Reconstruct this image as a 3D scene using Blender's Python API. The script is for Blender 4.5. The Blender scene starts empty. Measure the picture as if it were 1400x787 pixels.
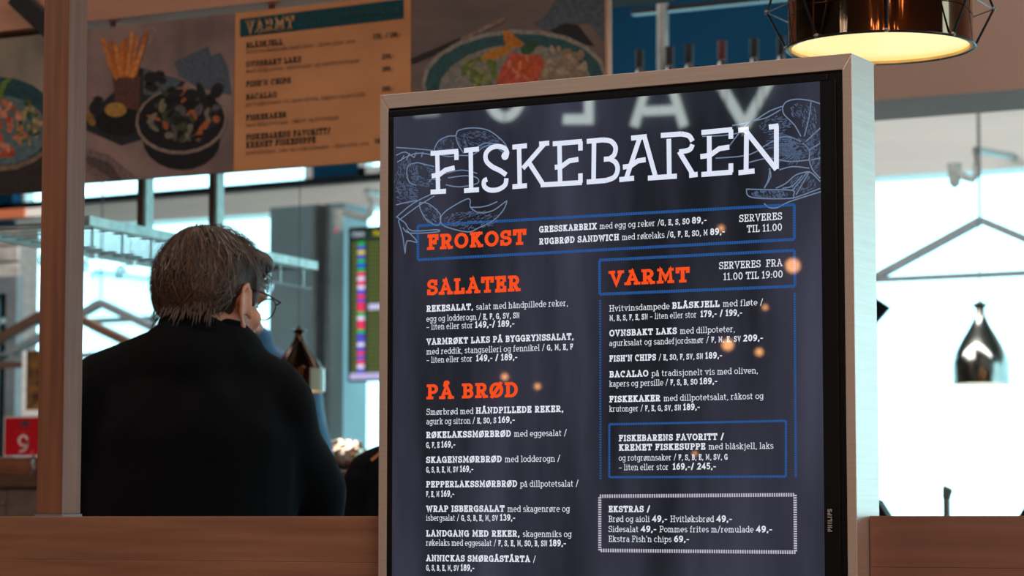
import bpy, bmesh, math, random
from mathutils import Vector, Matrix, noise
random.seed(7)
S = bpy.context.scene
COL = S.collection
# ------------------------------------------------------------------ camera
F = 3600.0; CX, CY = 700.0, 393.5; HOR = 710.0
PITCH = math.atan((HOR-CY)/F); YAW = math.radians(28.4); CH = 1.15
cd = bpy.data.cameras.new('camera'); cam = bpy.data.objects.new('camera', cd); COL.objects.link(cam)
cd.sensor_width = 36; cd.lens = F/1400*36; cd.clip_start = .05; cd.clip_end = 500
cam.location = (0, 0, CH); cam.rotation_euler = (math.pi/2+PITCH, 0, YAW)
cd.dof.use_dof = True; cd.dof.focus_distance = 3.78; cd.dof.aperture_fstop = 8.4
S.camera = cam
# ------------------------------------------------------------------ world, exposure, lights
S.view_settings.view_transform = 'Standard'; S.view_settings.look = 'None'
S.view_settings.exposure = 0.0; S.view_settings.gamma = 1; S.view_settings.use_curve_mapping = False
w = bpy.data.worlds.new('sky'); S.world = w; w.use_nodes = True
bg = w.node_tree.nodes['Background']; bg.inputs[0].default_value = (.5, .9, 1, 1); bg.inputs[1].default_value = 4.0
def area(name, loc, rot, sx, sy, e, col):
    l = bpy.data.lights.new(name, 'AREA'); l.shape = 'RECTANGLE'; l.size = sx; l.size_y = sy; l.energy = e; l.color = col
    o = bpy.data.objects.new(name, l); COL.objects.link(o); o.location = loc; o.rotation_euler = rot; return o
WARM = (1, .80, .66)
area('ceiling_fill_light', (1.0, 0.2, 4.4), (0, 0, 0), 2.5, 2.5, 230, WARM)  # unseen warm interior fill from ceiling height
area('ceiling_fill_light', (-6, 1.5, 4.4), (0, 0, 0), 3, 2, 130, WARM)
area('ceiling_fill_light', (-6, 8, 4.4), (0, 0, 0), 3, 3, 260, (1, .9, .84))
area('ceiling_fill_light', (-4, 9.8, 4.5), (math.radians(30), 0, 0), 9, .6, 270, (1, .95, .92))  # added fill tilted at the window header, no fixture there
area('ceiling_fill_light', (-1.5, 5.4, 4.5), (math.radians(20), 0, 0), 4, .6, 80, (1, .86, .76))  # added fill to brighten the peach bulkhead

R_CAM = Matrix.Rotation(YAW, 3, 'Z') @ Matrix.Rotation(math.pi/2+PITCH, 3, 'X')
def ray(px, py): return R_CAM @ Vector(((px-CX)/F, (CY-py)/F, -1))
def PY(px, py, Y):          # the point at building depth Y seen at a pixel
    r = ray(px, py); return Vector((0, 0, CH)) + r*(Y/r.y)
def PD(px, py, d):          # the point at horizontal distance d along the view
    r = ray(px, py); h = r.x*(-math.sin(YAW)) + r.y*math.cos(YAW); return Vector((0, 0, CH)) + r*(d/h)

def lin(c):
    return tuple((x/255/12.92 if x/255 <= .04045 else ((x/255+.055)/1.055)**2.4) for x in c)
# ------------------------------------------------------------------ materials
def mat(name, rgb, rough=.6, metal=0, spec=.5, rgb2=None, scale=(8, 8, 8), nscale=3.0, detail=4, bump=0, emit=None, es=0, trans=0, alpha=1, coat=0):
    m = bpy.data.materials.new(name); m.use_nodes = True
    n = m.node_tree.nodes; L = m.node_tree.links; b = n['Principled BSDF']
    b.inputs['Roughness'].default_value = rough; b.inputs['Metallic'].default_value = metal
    b.inputs['Specular IOR Level'].default_value = spec; b.inputs['Coat Weight'].default_value = coat
    c1 = lin(rgb)+(1,); b.inputs['Base Color'].default_value = c1
    if trans: b.inputs['Transmission Weight'].default_value = trans
    if alpha < 1: b.inputs['Alpha'].default_value = alpha
    c2 = lin(rgb2 if rgb2 else tuple(x*.88 for x in rgb))+(1,)
    tc = n.new('ShaderNodeTexCoord'); mp = n.new('ShaderNodeMapping'); nz = n.new('ShaderNodeTexNoise'); cr = n.new('ShaderNodeValToRGB')
    mp.inputs['Scale'].default_value = scale; nz.inputs['Scale'].default_value = nscale; nz.inputs['Detail'].default_value = detail
    L.new(tc.outputs['Object'], mp.inputs[0]); L.new(mp.outputs[0], nz.inputs[0]); L.new(nz.outputs[0], cr.inputs[0])
    cr.color_ramp.elements[0].position = .35; cr.color_ramp.elements[1].position = .65
    cr.color_ramp.elements[0].color = c1; cr.color_ramp.elements[1].color = c2
    if emit is None or es == 0: L.new(cr.outputs[0], b.inputs['Base Color'])
    else:
        e1 = lin(emit)+(1,); b.inputs['Emission Color'].default_value = e1; b.inputs['Emission Strength'].default_value = es
    if bump:
        bp = n.new('ShaderNodeBump'); bp.inputs['Strength'].default_value = bump; bp.inputs['Distance'].default_value = .002
        L.new(nz.outputs[0], bp.inputs['Height']); L.new(bp.outputs[0], b.inputs['Normal'])
    return m
def emat(name, rgb, s=1.0, base=(8, 8, 10), rough=.25, spec=.5): return mat(name, base, rough=rough, spec=spec, emit=rgb, es=s)
M = {}
M['wood_ledge'] = mat('ledge_wood', (146, 102, 80), .5, rgb2=(124, 84, 66), scale=(1.2, 8, 22), nscale=2.5, bump=.1)
M['wood_ledge2'] = mat('ledge_wood_right', (130, 92, 78), .5, rgb2=(116, 80, 68), scale=(1.2, 8, 22), nscale=2.5, bump=.1)
M['wood_post'] = mat('post_wood', (132, 86, 62), .55, rgb2=(108, 68, 50), scale=(30, 30, 1.3), nscale=2.2, bump=.1)
M['wood_peach'] = mat('peach_wood', (190, 140, 116), .6, rgb2=(176, 128, 106), scale=(1, 8, 14), nscale=2)
M['wood_dark'] = mat('dark_wood', (96, 70, 54), .6, rgb2=(78, 56, 44), scale=(2, 8, 20), nscale=2)
M['alu'] = mat('aluminium', (222, 204, 194), .4, metal=.6, rgb2=(214, 196, 186), scale=(2, 2, 60), nscale=4)
M['black'] = mat('black_plastic', (14, 15, 20), .35, spec=.3)
M['steel'] = mat('brushed_steel', (150, 152, 150), .35, metal=.8)
M['greymetal'] = mat('grey_painted_metal', (108, 117, 121), .5, rgb2=(100, 108, 112))
M['darkmetal'] = mat('dark_metal', (40, 44, 48), .4, metal=.5)
M['header'] = mat('window_header_paint', (226, 226, 220), .6, rgb2=(216, 218, 213), scale=(.6, 3, 9), nscale=1.5)
M['bulk'] = mat('bulkhead_paint', (176, 146, 132), .7, rgb2=(164, 136, 124), scale=(.6, 1, 1), nscale=1)
M['blue'] = mat('blue_paint', (0, 64, 96), .8, spec=.2, rgb2=(0, 56, 84), scale=(1, 1, 1), nscale=1)
M['dark'] = mat('dark_ceiling', (26, 32, 40), .8)
M['ceiling'] = mat('ceiling_paint', (120, 112, 106), .8)
M['wall'] = mat('beige_wall', (150, 122, 104), .8)
M['floor'] = mat('floor_tile', (92, 84, 80), .4, scale=(1, 1, 1))
M['column'] = mat('column_paint', (112, 134, 140), .5, rgb2=(102, 124, 130), scale=(1, 1, 1))
M['column_dark'] = mat('column_dark_paint', (44, 56, 64), .5)
M['white'] = mat('white_paint', (232, 236, 234), .6)
M['brick'] = mat('whitewashed_brick', (196, 194, 188), .85, rgb2=(160, 158, 152), scale=(6, 6, 6), bump=.5)
M['mortar'] = mat('mortar', (140, 138, 134), .9)
M['cord'] = mat('cord', (25, 25, 28), .5)
# ------------------------------------------------------------------ mesh helpers
class MB:
    def __init__(s): s.v = []; s.f = []; s.sm = False
    def add(s, vs, fs):
        k = len(s.v); s.v += [Vector(v) for v in vs]; s.f += [tuple(i+k for i in f) for f in fs]; return s
    def box(s, x0, x1, y0, y1, z0, z1, bev=0):
        if bev <= 0:
            return s.add([(x, y, z) for x in (x0, x1) for y in (y0, y1) for z in (z0, z1)],
                         [(0, 1, 3, 2), (4, 6, 7, 5), (0, 4, 5, 1), (2, 3, 7, 6), (0, 2, 6, 4), (1, 5, 7, 3)])
        bm = bmesh.new(); bmesh.ops.create_cube(bm, size=1)
        for v in bm.verts: v.co = Vector((x0+(v.co.x+.5)*(x1-x0), y0+(v.co.y+.5)*(y1-y0), z0+(v.co.z+.5)*(z1-z0)))
        bmesh.ops.bevel(bm, geom=bm.edges[:], offset=bev, segments=2, affect='EDGES', profile=.5)
        bm.verts.index_update(); s.add([v.co for v in bm.verts], [[v.index for v in f.verts] for f in bm.faces]); bm.free(); return s
    def beam(s, a, b, wx, wz, up=(0, 0, 1)):     # rectangular bar from a to b
        a = Vector(a); b = Vector(b); d = (b-a).normalized(); u = Vector(up)
        if abs(d.dot(u)) > .99: u = Vector((0, 1, 0))
        r = d.cross(u).normalized(); u = r.cross(d).normalized()
        vs = [p + r*wx/2*i + u*wz/2*j for p in (a, b) for i, j in ((-1, -1), (1, -1), (1, 1), (-1, 1))]
        return s.add(vs, [(3, 2, 1, 0), (4, 5, 6, 7), (0, 1, 5, 4), (1, 2, 6, 5), (2, 3, 7, 6), (3, 0, 4, 7)])
    def tube(s, pts, r, n=10, rs=None, closed=False):
        pts = [Vector(p) for p in pts]; N = len(pts); k = len(s.v)
        for i, p in enumerate(pts):
            if closed: d = pts[(i+1) % N]-pts[i-1]
            else: d = pts[min(i+1, N-1)]-pts[max(i-1, 0)]
            d.normalize(); u = Vector((0, 0, 1)) if abs(d.z) < .95 else Vector((0, 1, 0))
            a = d.cross(u).normalized(); b = a.cross(d); rr = rs[i] if rs else r
            s.v += [p + (a*math.cos(t)+b*math.sin(t))*rr for t in [2*math.pi*j/n for j in range(n)]]
        for i in range(N if closed else N-1):
            q = (i+1) % N
            for j in range(n): s.f.append((k+i*n+j, k+i*n+(j+1) % n, k+q*n+(j+1) % n, k+q*n+j))
        if not closed:
            s.f.append(tuple(k+j for j in range(n))[::-1]); s.f.append(tuple(k+(N-1)*n+j for j in range(n)))
        return s
    def lathe(s, c, prof, n=40, cap0=False, cap1=False):
        c = Vector(c); k = len(s.v)
        for r, z in prof: s.v += [c+Vector((r*math.cos(2*math.pi*j/n), r*math.sin(2*math.pi*j/n), z)) for j in range(n)]
        for i in range(len(prof)-1):
            for j in range(n): s.f.append((k+i*n+j, k+i*n+(j+1) % n, k+(i+1)*n+(j+1) % n, k+(i+1)*n+j))
        if cap0: s.f.append(tuple(k+j for j in range(n))[::-1])
        if cap1: s.f.append(tuple(k+(len(prof)-1)*n+j for j in range(n)))
        return s
    def sphere(s, c, r, n=12):
        rr = r if hasattr(r, '__len__') else (r, r, r); c = Vector(c); k = len(s.v); m = n//2
        for i in range(m+1):
            t = math.pi*i/m
            s.v += [c+Vector((rr[0]*math.sin(t)*math.cos(2*math.pi*j/n), rr[1]*math.sin(t)*math.sin(2*math.pi*j/n), rr[2]*math.cos(t))) for j in range(n)]
        for i in range(m):
            for j in range(n): s.f.append((k+i*n+j, k+(i+1)*n+j, k+(i+1)*n+(j+1) % n, k+i*n+(j+1) % n))
        return s
    def build(s, name, m, parent=None, loc=None, smooth=False):
        off = Vector((0, 0, 0))
        if parent is not None:
            p = parent
            while p: off += Vector(p.location); p = p.parent
        elif loc is not None: off = Vector(loc)
        me = bpy.data.meshes.new(name); me.from_pydata([v-off for v in s.v], [], s.f); me.update()
        me.materials.append(m)
        if smooth:
            for p in me.polygons: p.use_smooth = True
            try: me.set_sharp_from_angle(angle=math.radians(40))
            except Exception: pass
        o = bpy.data.objects.new(name, me); COL.objects.link(o)
        if parent is not None: o.parent = parent
        elif loc is not None: o.location = loc
        return o
def tag(o, label=None, cat=None, group=None, kind=None):
    if label: o['label'] = label
    if cat: o['category'] = cat
    if group: o['group'] = group
    if kind: o['kind'] = kind
    return o
def thing(name, label, cat, loc=(0, 0, 0), group=None, rz=0):
    o = bpy.data.objects.new(name, None); COL.objects.link(o); o.location = loc; o.rotation_euler = (0, 0, rz)
    o.empty_display_size = .05
    return tag(o, label, cat, group)
def struct(name, mb, m): return tag(mb.build(name, m), kind='structure')
def copy_tree(o, parent=None):
    c = o.copy(); COL.objects.link(c); c.parent = parent
    for ch in list(o.children): copy_tree(ch, c)
    return c

# ------------------------------------------------------------------ slab lettering drawn from strokes
G = {
'A': (.62, 'L .06 0 .31 1 .56 0;L .16 .33 .46 .33;S .06 0 .11;S .56 0 .11;L .2 1 .31 1'),
'B': (.5, 'L .1 0 .1 1;L 0 1 .28 1;A .28 .76 .17 .24 90 -90;L .1 .52 .28 .52;A .28 .26 .2 .26 90 -90;L 0 0 .28 0'),
'C': (.54, 'A .28 .5 .28 .5 52 308;L .46 .72 .46 .98'),
'D': (.58, 'L .1 0 .1 1;L 0 1 .26 1;A .26 .5 .3 .5 90 -90;L 0 0 .26 0'),
'E': (.48, 'L .1 0 .1 1;L 0 1 .44 1 .44 .78;L .1 .52 .34 .52;L .34 .6 .34 .44;L 0 0 .46 0 .46 .23'),
'F': (.46, 'L .1 0 .1 1;L 0 1 .44 1 .44 .76;L .1 .5 .34 .5;L .34 .58 .34 .42;S .1 0 .14'),
'G': (.58, 'A .28 .5 .28 .5 52 330;L .34 .44 .6 .44;L .52 .44 .52 0;L .46 .75 .46 .98'),
'H': (.62, 'L .1 0 .1 1;L .52 0 .52 1;L .1 .5 .52 .5;S .1 0 .11;S .1 1 .11;S .52 0 .11;S .52 1 .11'),
'I': (.24, 'L .12 0 .12 1;S .12 0 .13;S .12 1 .13'),
'J': (.38, 'L .28 1 .28 .24;A .13 .24 .15 .24 0 -150;S .28 1 .12'),
'K': (.58, 'L .1 0 .1 1;L .46 1 .12 .42;L .22 .58 .5 0;S .1 0 .11;S .1 1 .11;S .46 1 .1;S .51 0 .09'),
'L': (.46, 'L .1 0 .1 1;S .1 1 .12;L 0 0 .44 0 .44 .25'),
'M': (.76, 'L .1 0 .13 1 .38 .28 .63 1 .66 0;S .1 0 .11;S .66 0 .11;L .03 1 .13 1;L .63 1 .73 1'),
'N': (.62, 'L .1 0 .1 1 .52 0 .52 1;S .1 0 .11;S .52 1 .11;L 0 1 .1 1'),
'O': (.6, 'A .3 .5 .3 .5 0 360'),
'P': (.5, 'L .1 0 .1 1;S .1 0 .13;L 0 1 .28 1;A .28 .72 .2 .28 90 -90;L .1 .44 .28 .44'),
'R': (.56, 'L .1 0 .1 1;S .1 0 .12;L 0 1 .28 1;A .28 .73 .19 .27 90 -90;L .1 .46 .28 .46;L .28 .46 .46 0;L .44 0 .56 0'),
'S': (.46, 'A .23 .755 .21 .245 25 270;A .23 .255 .23 .255 90 -155;L .42 .76 .42 .98;L .02 .24 .02 .02'),
'T': (.54, 'L .27 0 .27 1;S .27 0 .13;L 0 .76 0 1 .54 1 .54 .76'),
'U': (.58, 'L .1 1 .1 .28;A .29 .28 .19 .28 180 360;L .48 .28 .48 1;S .1 1 .11;S .48 1 .11'),
'V': (.6, 'L .06 1 .3 0 .54 1;S .06 1 .11;S .54 1 .11'),
'W': (.86, 'L .06 1 .24 0 .43 .85 .62 0 .8 1;S .06 1 .1;S .8 1 .1;L .36 .85 .5 .85'),
'X': (.56, 'L .06 0 .5 1;L .06 1 .5 0;S .06 0 .1;S .5 0 .1;S .06 1 .1;S .5 1 .1'),
'Y': (.56, 'L .06 1 .28 .45 .5 1;L .28 .45 .28 0;S .28 0 .12;S .06 1 .1;S .5 1 .1'),
'Z': (.48, 'L .02 .78 .02 1 .44 1 .02 0 .46 0 .46 .22'),
'a': (.4, 'L .32 0 .32 .44;A .17 .44 .15 .24 0 150;A .16 .19 .16 .19 0 360;L .32 0 .4 0'),
'b': (.46, 'L .06 0 .06 1;L 0 1 .06 1;A .26 .34 .2 .34 0 360'),
'c': (.4, 'A .21 .34 .21 .34 45 315'),
'd': (.46, 'L .4 0 .4 1;L .3 1 .4 1;A .2 .34 .2 .34 0 360;L .4 0 .46 0'),
'e': (.42, 'A .21 .34 .21 .34 0 310;L 0 .34 .42 .34'),
'f': (.3, 'L .11 0 .11 .8;A .25 .8 .14 .2 180 70;L 0 .66 .26 .66;S .11 0 .1'),
'g': (.46, 'A .2 .36 .2 .32 0 360;L .4 .68 .4 -.08;A .2 -.08 .2 .2 0 -150;L .4 .68 .46 .68'),
'h': (.5, 'L .08 0 .08 1;L 0 1 .08 1;A .25 .44 .17 .24 180 0;L .42 .44 .42 0;S .08 0 .09;S .42 0 .09'),
'i': (.2, 'L .1 0 .1 .68;L .01 .68 .1 .68;S .1 0 .1;L .1 .9 .1 .94'),
'j': (.22, 'L .14 .68 .14 -.1;A .02 -.1 .12 .18 0 -100;L .04 .68 .14 .68;L .14 .9 .14 .94'),
'k': (.46, 'L .08 0 .08 1;L 0 1 .08 1;L .36 .68 .1 .3;L .18 .42 .4 0;S .08 0 .09;S .36 .68 .08;S .4 0 .08'),
'l': (.2, 'L .1 0 .1 1;L .01 1 .1 1;S .1 0 .1'),
'm': (.76, 'L .08 0 .08 .68;L 0 .68 .08 .68;A .22 .46 .14 .22 180 0;L .36 .46 .36 0;A .5 .46 .14 .22 180 0;L .64 .46 .64 0;S .08 0 .08;S .36 0 .08;S .66 0 .08'),
'n': (.5, 'L .08 0 .08 .68;L 0 .68 .08 .68;A .25 .44 .17 .24 180 0;L .42 .44 .42 0;S .08 0 .09;S .42 0 .09'),
'o': (.44, 'A .22 .34 .22 .34 0 360'),
'p': (.46, 'L .06 -.28 .06 .68;L 0 .68 .06 .68;A .26 .34 .2 .34 0 360;S .06 -.28 .1'),
'r': (.34, 'L .08 0 .08 .68;L 0 .68 .08 .68;A .26 .42 .18 .26 180 70;S .08 0 .11'),
's': (.34, 'A .17 .51 .15 .17 20 270;A .17 .17 .17 .17 90 -160'),
't': (.3, 'L .1 .9 .1 .14;A .22 .14 .12 .14 180 300;L 0 .66 .26 .66'),
'u': (.5, 'L .08 .68 .08 .24;A .25 .24 .17 .24 180 360;L .42 .68 .42 0;L 0 .68 .08 .68;L .34 .68 .42 .68;L .42 0 .5 0'),
'v': (.44, 'L .04 .68 .22 0 .4 .68;S .04 .68 .09;S .4 .68 .09'),
'w': (.66, 'L .04 .68 .18 0 .33 .6 .48 0 .62 .68;S .04 .68 .08;S .62 .68 .08'),
'x': (.44, 'L .04 0 .4 .68;L .04 .68 .4 0;S .04 0 .08;S .4 0 .08'),
'y': (.44, 'L .04 .68 .23 0;L .4 .68 .2 -.2 .06 -.27;S .04 .68 .09;S .4 .68 .09'),
'z': (.38, 'L .02 .68 .36 .68 .02 0 .36 0'),
'0': (.5, 'A .25 .5 .22 .5 0 360'), '1': (.32, 'L .02 .84 .16 1 .16 0;S .16 0 .15'),
'2': (.46, 'A .23 .74 .2 .26 170 -30;L .4 .6 .02 0 .44 0'),
'3': (.44, 'A .2 .76 .18 .24 160 -80;A .2 .27 .22 .27 80 -160'),
'4': (.5, 'L .36 0 .36 1 0 .28 .5 .28'),
'5': (.44, 'L .4 1 .08 1 .05 .56;A .2 .31 .21 .31 120 -150'),
'6': (.46, 'A .23 .31 .21 .31 0 360;L .03 .38 .12 .78 .34 1'),
'7': (.44, 'L .02 .85 .02 1 .42 1 .14 0'),
'8': (.46, 'A .23 .76 .18 .24 0 360;A .23 .27 .22 .27 0 360'),
'9': (.46, 'A .23 .69 .21 .31 0 360;L .44 .66 .4 .28 .28 .07 .08 0'),
',': (.12, 'L .08 .04 .03 -.16'), '.': (.1, 'L .05 0 .05 .03'), ':': (.12, 'L .06 0 .06 .03;L .06 .5 .06 .53'),
'-': (.26, 'L .02 .36 .24 .36'), '–': (.4, 'L .02 .36 .38 .36'), '/': (.34, 'L .02 -.08 .32 1.06'),
"'": (.1, 'L .05 1 .05 .8'), ' ': (.2, ''),
}
G['Ø'] = (.6, G['O'][1]+';L .06 -.04 .54 1.04'); G['ø'] = (.44, G['o'][1]+';L .03 -.06 .41 .74')
G['Å'] = (.62, G['A'][1]+';A .31 1.19 .08 .08 0 360'); G['å'] = (.4, G['a'][1]+';A .18 .88 .07 .07 0 360')
def ribbon(mb, pts, w, ext, fn):
    P = [Vector(p) for p in pts]
    if len(P) < 2: return
    closed = (P[0]-P[-1]).length < 1e-6
    if closed: P = P[:-1]
    else:
        d0 = (P[0]-P[1]).normalized(); d1 = (P[-1]-P[-2]).normalized(); P[0] = P[0]+d0*ext; P[-1] = P[-1]+d1*ext
    N = len(P); vs = []
    for i in range(N):
        a = (P[i]-P[i-1]) if (i > 0 or closed) else (P[1]-P[0]); b = (P[(i+1) % N]-P[i]) if (i < N-1 or closed) else (P[-1]-P[-2])
        a = a.normalized(); b = b.normalized(); n1 = Vector((-a.y, a.x)); n2 = Vector((-b.y, b.x)); nn = (n1+n2)
        if nn.length < 1e-4: nn = n1
        nn.normalize(); k = 1/max(.45, nn.dot(n1))
        vs += [fn(P[i]+nn*w/2*k), fn(P[i]-nn*w/2*k)]
    fs = [(2*i, 2*i+1, 2*((i+1) % N)+1, 2*((i+1) % N)) for i in range(N if closed else N-1)]
    mb.add(vs, fs)
ST = {'B': (.19, .15, True, 1.0, 1.0), 'L': (.085, .08, True, 1.0, .95), 'S': (.13, .1, False, .72, .86), 'H': (.21, .18, True, 1.05, 1.0), 'M': (.12, .1, True, 1.0, 1.0), 'P': (.19, .12, False, .9, 1.0), 'D': (.12, .1, False, 1.0, 1.0)}
def adv(ch, st):
    w, ts, sf, xs, ys = ST[st]; return G[ch][0]*xs + w + (.06 if ch != ' ' else 0)
def glyph(mb, ch, st, fn):
    w, ts, sf, xs, ys = ST[st]
    def T(x, y): return Vector((w/2+x*xs, (w/2+y*(1-w))*ys))
    for tok in G[ch][1].split(';'):
        t = tok.split()
        if not t: continue
        v = [float(q) for q in t[1:]]
        if t[0] == 'L': ribbon(mb, [T(v[i], v[i+1]) for i in range(0, len(v), 2)], w if (len(v) > 4 or v[0] == v[2] or v[1] != v[3]) else ts, ts/2, fn)
        elif t[0] == 'A':
            n = 14 if abs(v[5]-v[4]) > 200 else 8
            pts = [T(v[0]+v[2]*math.cos(math.radians(v[4]+(v[5]-v[4])*i/n)), v[1]+v[3]*math.sin(math.radians(v[4]+(v[5]-v[4])*i/n))) for i in range(n+1)]
            if abs(v[5]-v[4]) >= 360: pts[-1] = pts[0].copy()
            ribbon(mb, pts, w*.95, 0, fn)
        elif t[0] == 'S' and sf:
            ribbon(mb, [T(v[0]-v[2]-.02, v[1]), T(v[0]+v[2]+.02, v[1])], ts, w*.25, fn)
def text(mb, runs, x0, y0, x1, cap, Y):
    """runs [(string, style)] set from pixel (x0,y0) to x1 on the plane Y, cap height in pixels"""
    A = PY(x0, y0, Y); T = PY(x0, y0-cap, Y); h = T.z-A.z
    B = PY(x1, y0, Y); W = B.x-A.x
    tot = sum(adv(c, st) for s, st in runs for c in s) or 1
    sx = W/tot; x = 0
    for s, st in runs:
        for c in s:
            glyph(mb, c, st, lambda p, x=x: Vector((A.x+(x+p.x)*sx, Y, A.z+p.y*h)))
            x += adv(c, st)
def stroke_px(mb, pts, wm, Y, ext=0):
    P = [PY(x, y, Y) for x, y in pts]
    ribbon(mb, [(p.x, p.z) for p in P], wm, ext, lambda q: Vector((q.x, Y, q.y)))
def poly_px(mb, pts, Y):
    mb.add([PY(x, y, Y) for x, y in pts], [tuple(range(len(pts)))[::-1]])
def ell_px(mb, cx, cy, rx, ry, Y, rot=0, n=20):
    c, s = math.cos(rot), math.sin(rot)
    poly_px(mb, [(cx+rx*math.cos(t)*c-ry*math.sin(t)*s, cy+rx*math.cos(t)*s+ry*math.sin(t)*c) for t in [2*math.pi*i/n for i in range(n)]], Y)
def spline(pts, k=4):
    out = []
    for i in range(len(pts)-1):
        p0 = pts[max(i-1, 0)]; p1 = pts[i]; p2 = pts[i+1]; p3 = pts[min(i+2, len(pts)-1)]
        for j in range(k):
            t = j/k
            out.append(tuple(.5*((2*b)+(-a+c)*t+(2*a-5*b+4*c-d)*t*t+(-a+3*b-3*c+d)*t**3) for a, b, c, d in zip(p0, p1, p2, p3)))
    out.append(tuple(pts[-1])); return out

# ================================================================== the room
CEIL = 4.6
struct('floor', MB().box(-17, 7, -7, 14.6, -.1, 0), M['floor'])
struct('ceiling', MB().box(-17, 7, -7, 14.6, CEIL, CEIL+.1), M['ceiling'])
struct('wall_back', MB().box(-17, 7, -7.1, -7, 0, CEIL), M['wall'])
struct('wall_left', MB().box(-17.1, -17, -7, 14.6, 0, CEIL), M['wall'])
struct('wall_right', MB().box(7, 7.1, -7, 6, 0, CEIL), M['wall'])
YW = 14.0
zh = PY(520, 283, YW).z; zt = PY(520, 248, YW).z
xl = PY(425, 240, YW).x-1.2; xm = PY(1112, 80, YW).x
pa_ = PY(117, 280, YW); pb_ = PY(520, 247, YW); sl_ = (pb_.z-pa_.z)/(pb_.x-pa_.x)
def ztop(x): return min(zt+.02, pb_.z+sl_*(x-pb_.x)) if x < pb_.x else zt
def taper(x0, x1, y0, y1, za0, za1, zb0, zb1):
    v = [(x0, y, z) for y in (y0, y1) for z in (za0, zb0)]+[(x1, y, z) for y in (y0, y1) for z in (za1, zb1)]
    return MB().add(v, [(0, 1, 3, 2), (4, 6, 7, 5), (0, 4, 5, 1), (2, 3, 7, 6), (0, 2, 6, 4), (1, 5, 7, 3)])
xz = pb_.x; xw = -13.0
m1 = taper(xw, xz, YW-.06, YW+.2, zh, zh, ztop(xw), ztop(xz)); m1.box(xz, xm, YW-.06, YW+.2, zh, zt).box(-17, xw, YW-.06, YW+.2, zh, ztop(xw))
struct('trim_1', m1, M['header'])
struct('trim_2', MB().box(xm, 7, YW-.06, YW+.2, zh-.02, CEIL), M['header'])
m3 = taper(xw, xz, YW-.1, YW+.1, ztop(xw), ztop(xz), ztop(xw)+.04, ztop(xz)+.04); m3.box(xz, xm, YW-.1, YW+.1, zt, zt+.04); struct('trim_3', m3, M['darkmetal'])
# blue wall above the header and the clerestory beside it
xg0 = PY(490, 232, YW).x; xg1 = PY(530, 232, YW).x
b = MB().box(xl+1.2, xg0, YW+.02, YW+.12, zt+.05, CEIL).box(xg1, xm, YW+.02, YW+.12, zt+.05, CEIL)
struct('wall_front', b, M['blue'])
struct('wall_end', MB().box(-17, PY(30, 280, YW).x, YW-.1, YW-.0, 2.9, CEIL), M['blue'])
# glass
gm = bpy.data.materials.new('window_glass'); gm.use_nodes = True; nn = gm.node_tree.nodes; nn.clear()
o_ = nn.new('ShaderNodeOutputMaterial'); mx = nn.new('ShaderNodeMixShader'); tr = nn.new('ShaderNodeBsdfTransparent'); gl = nn.new('ShaderNodeBsdfGlossy')
gl.inputs['Roughness'].default_value = .02; tr.inputs[0].default_value = (.95, 1, 1, 1); mx.inputs[0].default_value = .05
gm.node_tree.links.new(tr.outputs[0], mx.inputs[1]); gm.node_tree.links.new(gl.outputs[0], mx.inputs[2]); gm.node_tree.links.new(mx.outputs[0], o_.inputs[0])
def window(n, x0, x1, z0, z1):
    f = struct('window_%d' % n, MB().box(x0, x1, YW+.0, YW+.1, z0, z0+.05).box(x0, x0+.05, YW, YW+.1, z0, z1).box(x1-.05, x1, YW, YW+.1, z0, z1), M['white'])
    p = MB().box(x0+.05, x1-.05, YW+.05, YW+.055, z0+.05, z1).build('pane', gm, f)
    return f
xc0 = PY(404, 400, YW).x; xc1 = PY(473, 400, YW).x
xe = PY(24, 400, YW).x
wx = [xe]
while wx[-1] < xc0-2.2: wx.append(wx[-1]+2.6)
wx[-1] = xc0
k = 1
for a, c in zip(wx[:-1], wx[1:]): window(k, a, c, .3, zh); k += 1
xr_ = [xc1, xc1+3.4, xc1+6.8, xc1+10.2, 7]
for a, c in zip(xr_[:-1], xr_[1:]): window(k, a, c, .3, zh); k += 1
window(k, xe, xl+1.2, ztop(-11.0)+.0, CEIL-.1); k += 1
window(k, xg0, xg1, zt+.05, CEIL-.1); k += 1
struct('wall_sill', MB().box(xe, 7, YW-.1, YW+.1, 0, .3), M['white'])
# grey window column, made of flanges
col = tag(MB().box(xc0, PY(431, 400, YW-.3).x, YW-.3, YW-.02, 0, zh).build('window_column', M['column'], loc=(xc0, YW-.3, 0)), 'grey steel window column behind the seated-height man\'s glasses, left of departures screen', 'column')
col['label'] = 'tall grey-teal steel column by the window, left of the departures screen'
Yc = YW-.3
def colbox(n, pa, pb, dy, m): MB().box(PY(pa, 400, Yc).x, PY(pb, 400, Yc).x, Yc-dy, Yc+.28, 0, zh).build(n, m, col)
colbox('edge_strip', 431, 435, .02, M['steel']); colbox('recess', 435, 447, -.03, M['column_dark'])
colbox('edge_strip', 447, 451, .02, M['steel']); colbox('flange', 451, 470, 0, M['column'])

# brick end wall on the far left
Yb = 11.0
xb1 = PY(28, 340, Yb).x
bw = struct('wall_side', MB().box(xb1-3.2, xb1, Yb, Yb+.15, 0, PY(0, 312, Yb).z), M['mortar'])
bmesh_brick = None; bh = .075; bl = .24
zb = PY(0, 312, Yb).z-.005
for r in range(9):
    for c in range(4):
        x1 = xb1-.003-c*(bl+.012)+(.12 if r % 2 else 0); x0 = x1-bl; x1 = min(x1, xb1-.003)
        if x1-x0 < .05: continue
        MB().box(x0, x1, Yb-.012-random.random()*.008, Yb+.01, zb-(r+1)*(bh+.012), zb-r*(bh+.012)-.012, .004).build('brick', M['brick'], bw)
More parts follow.
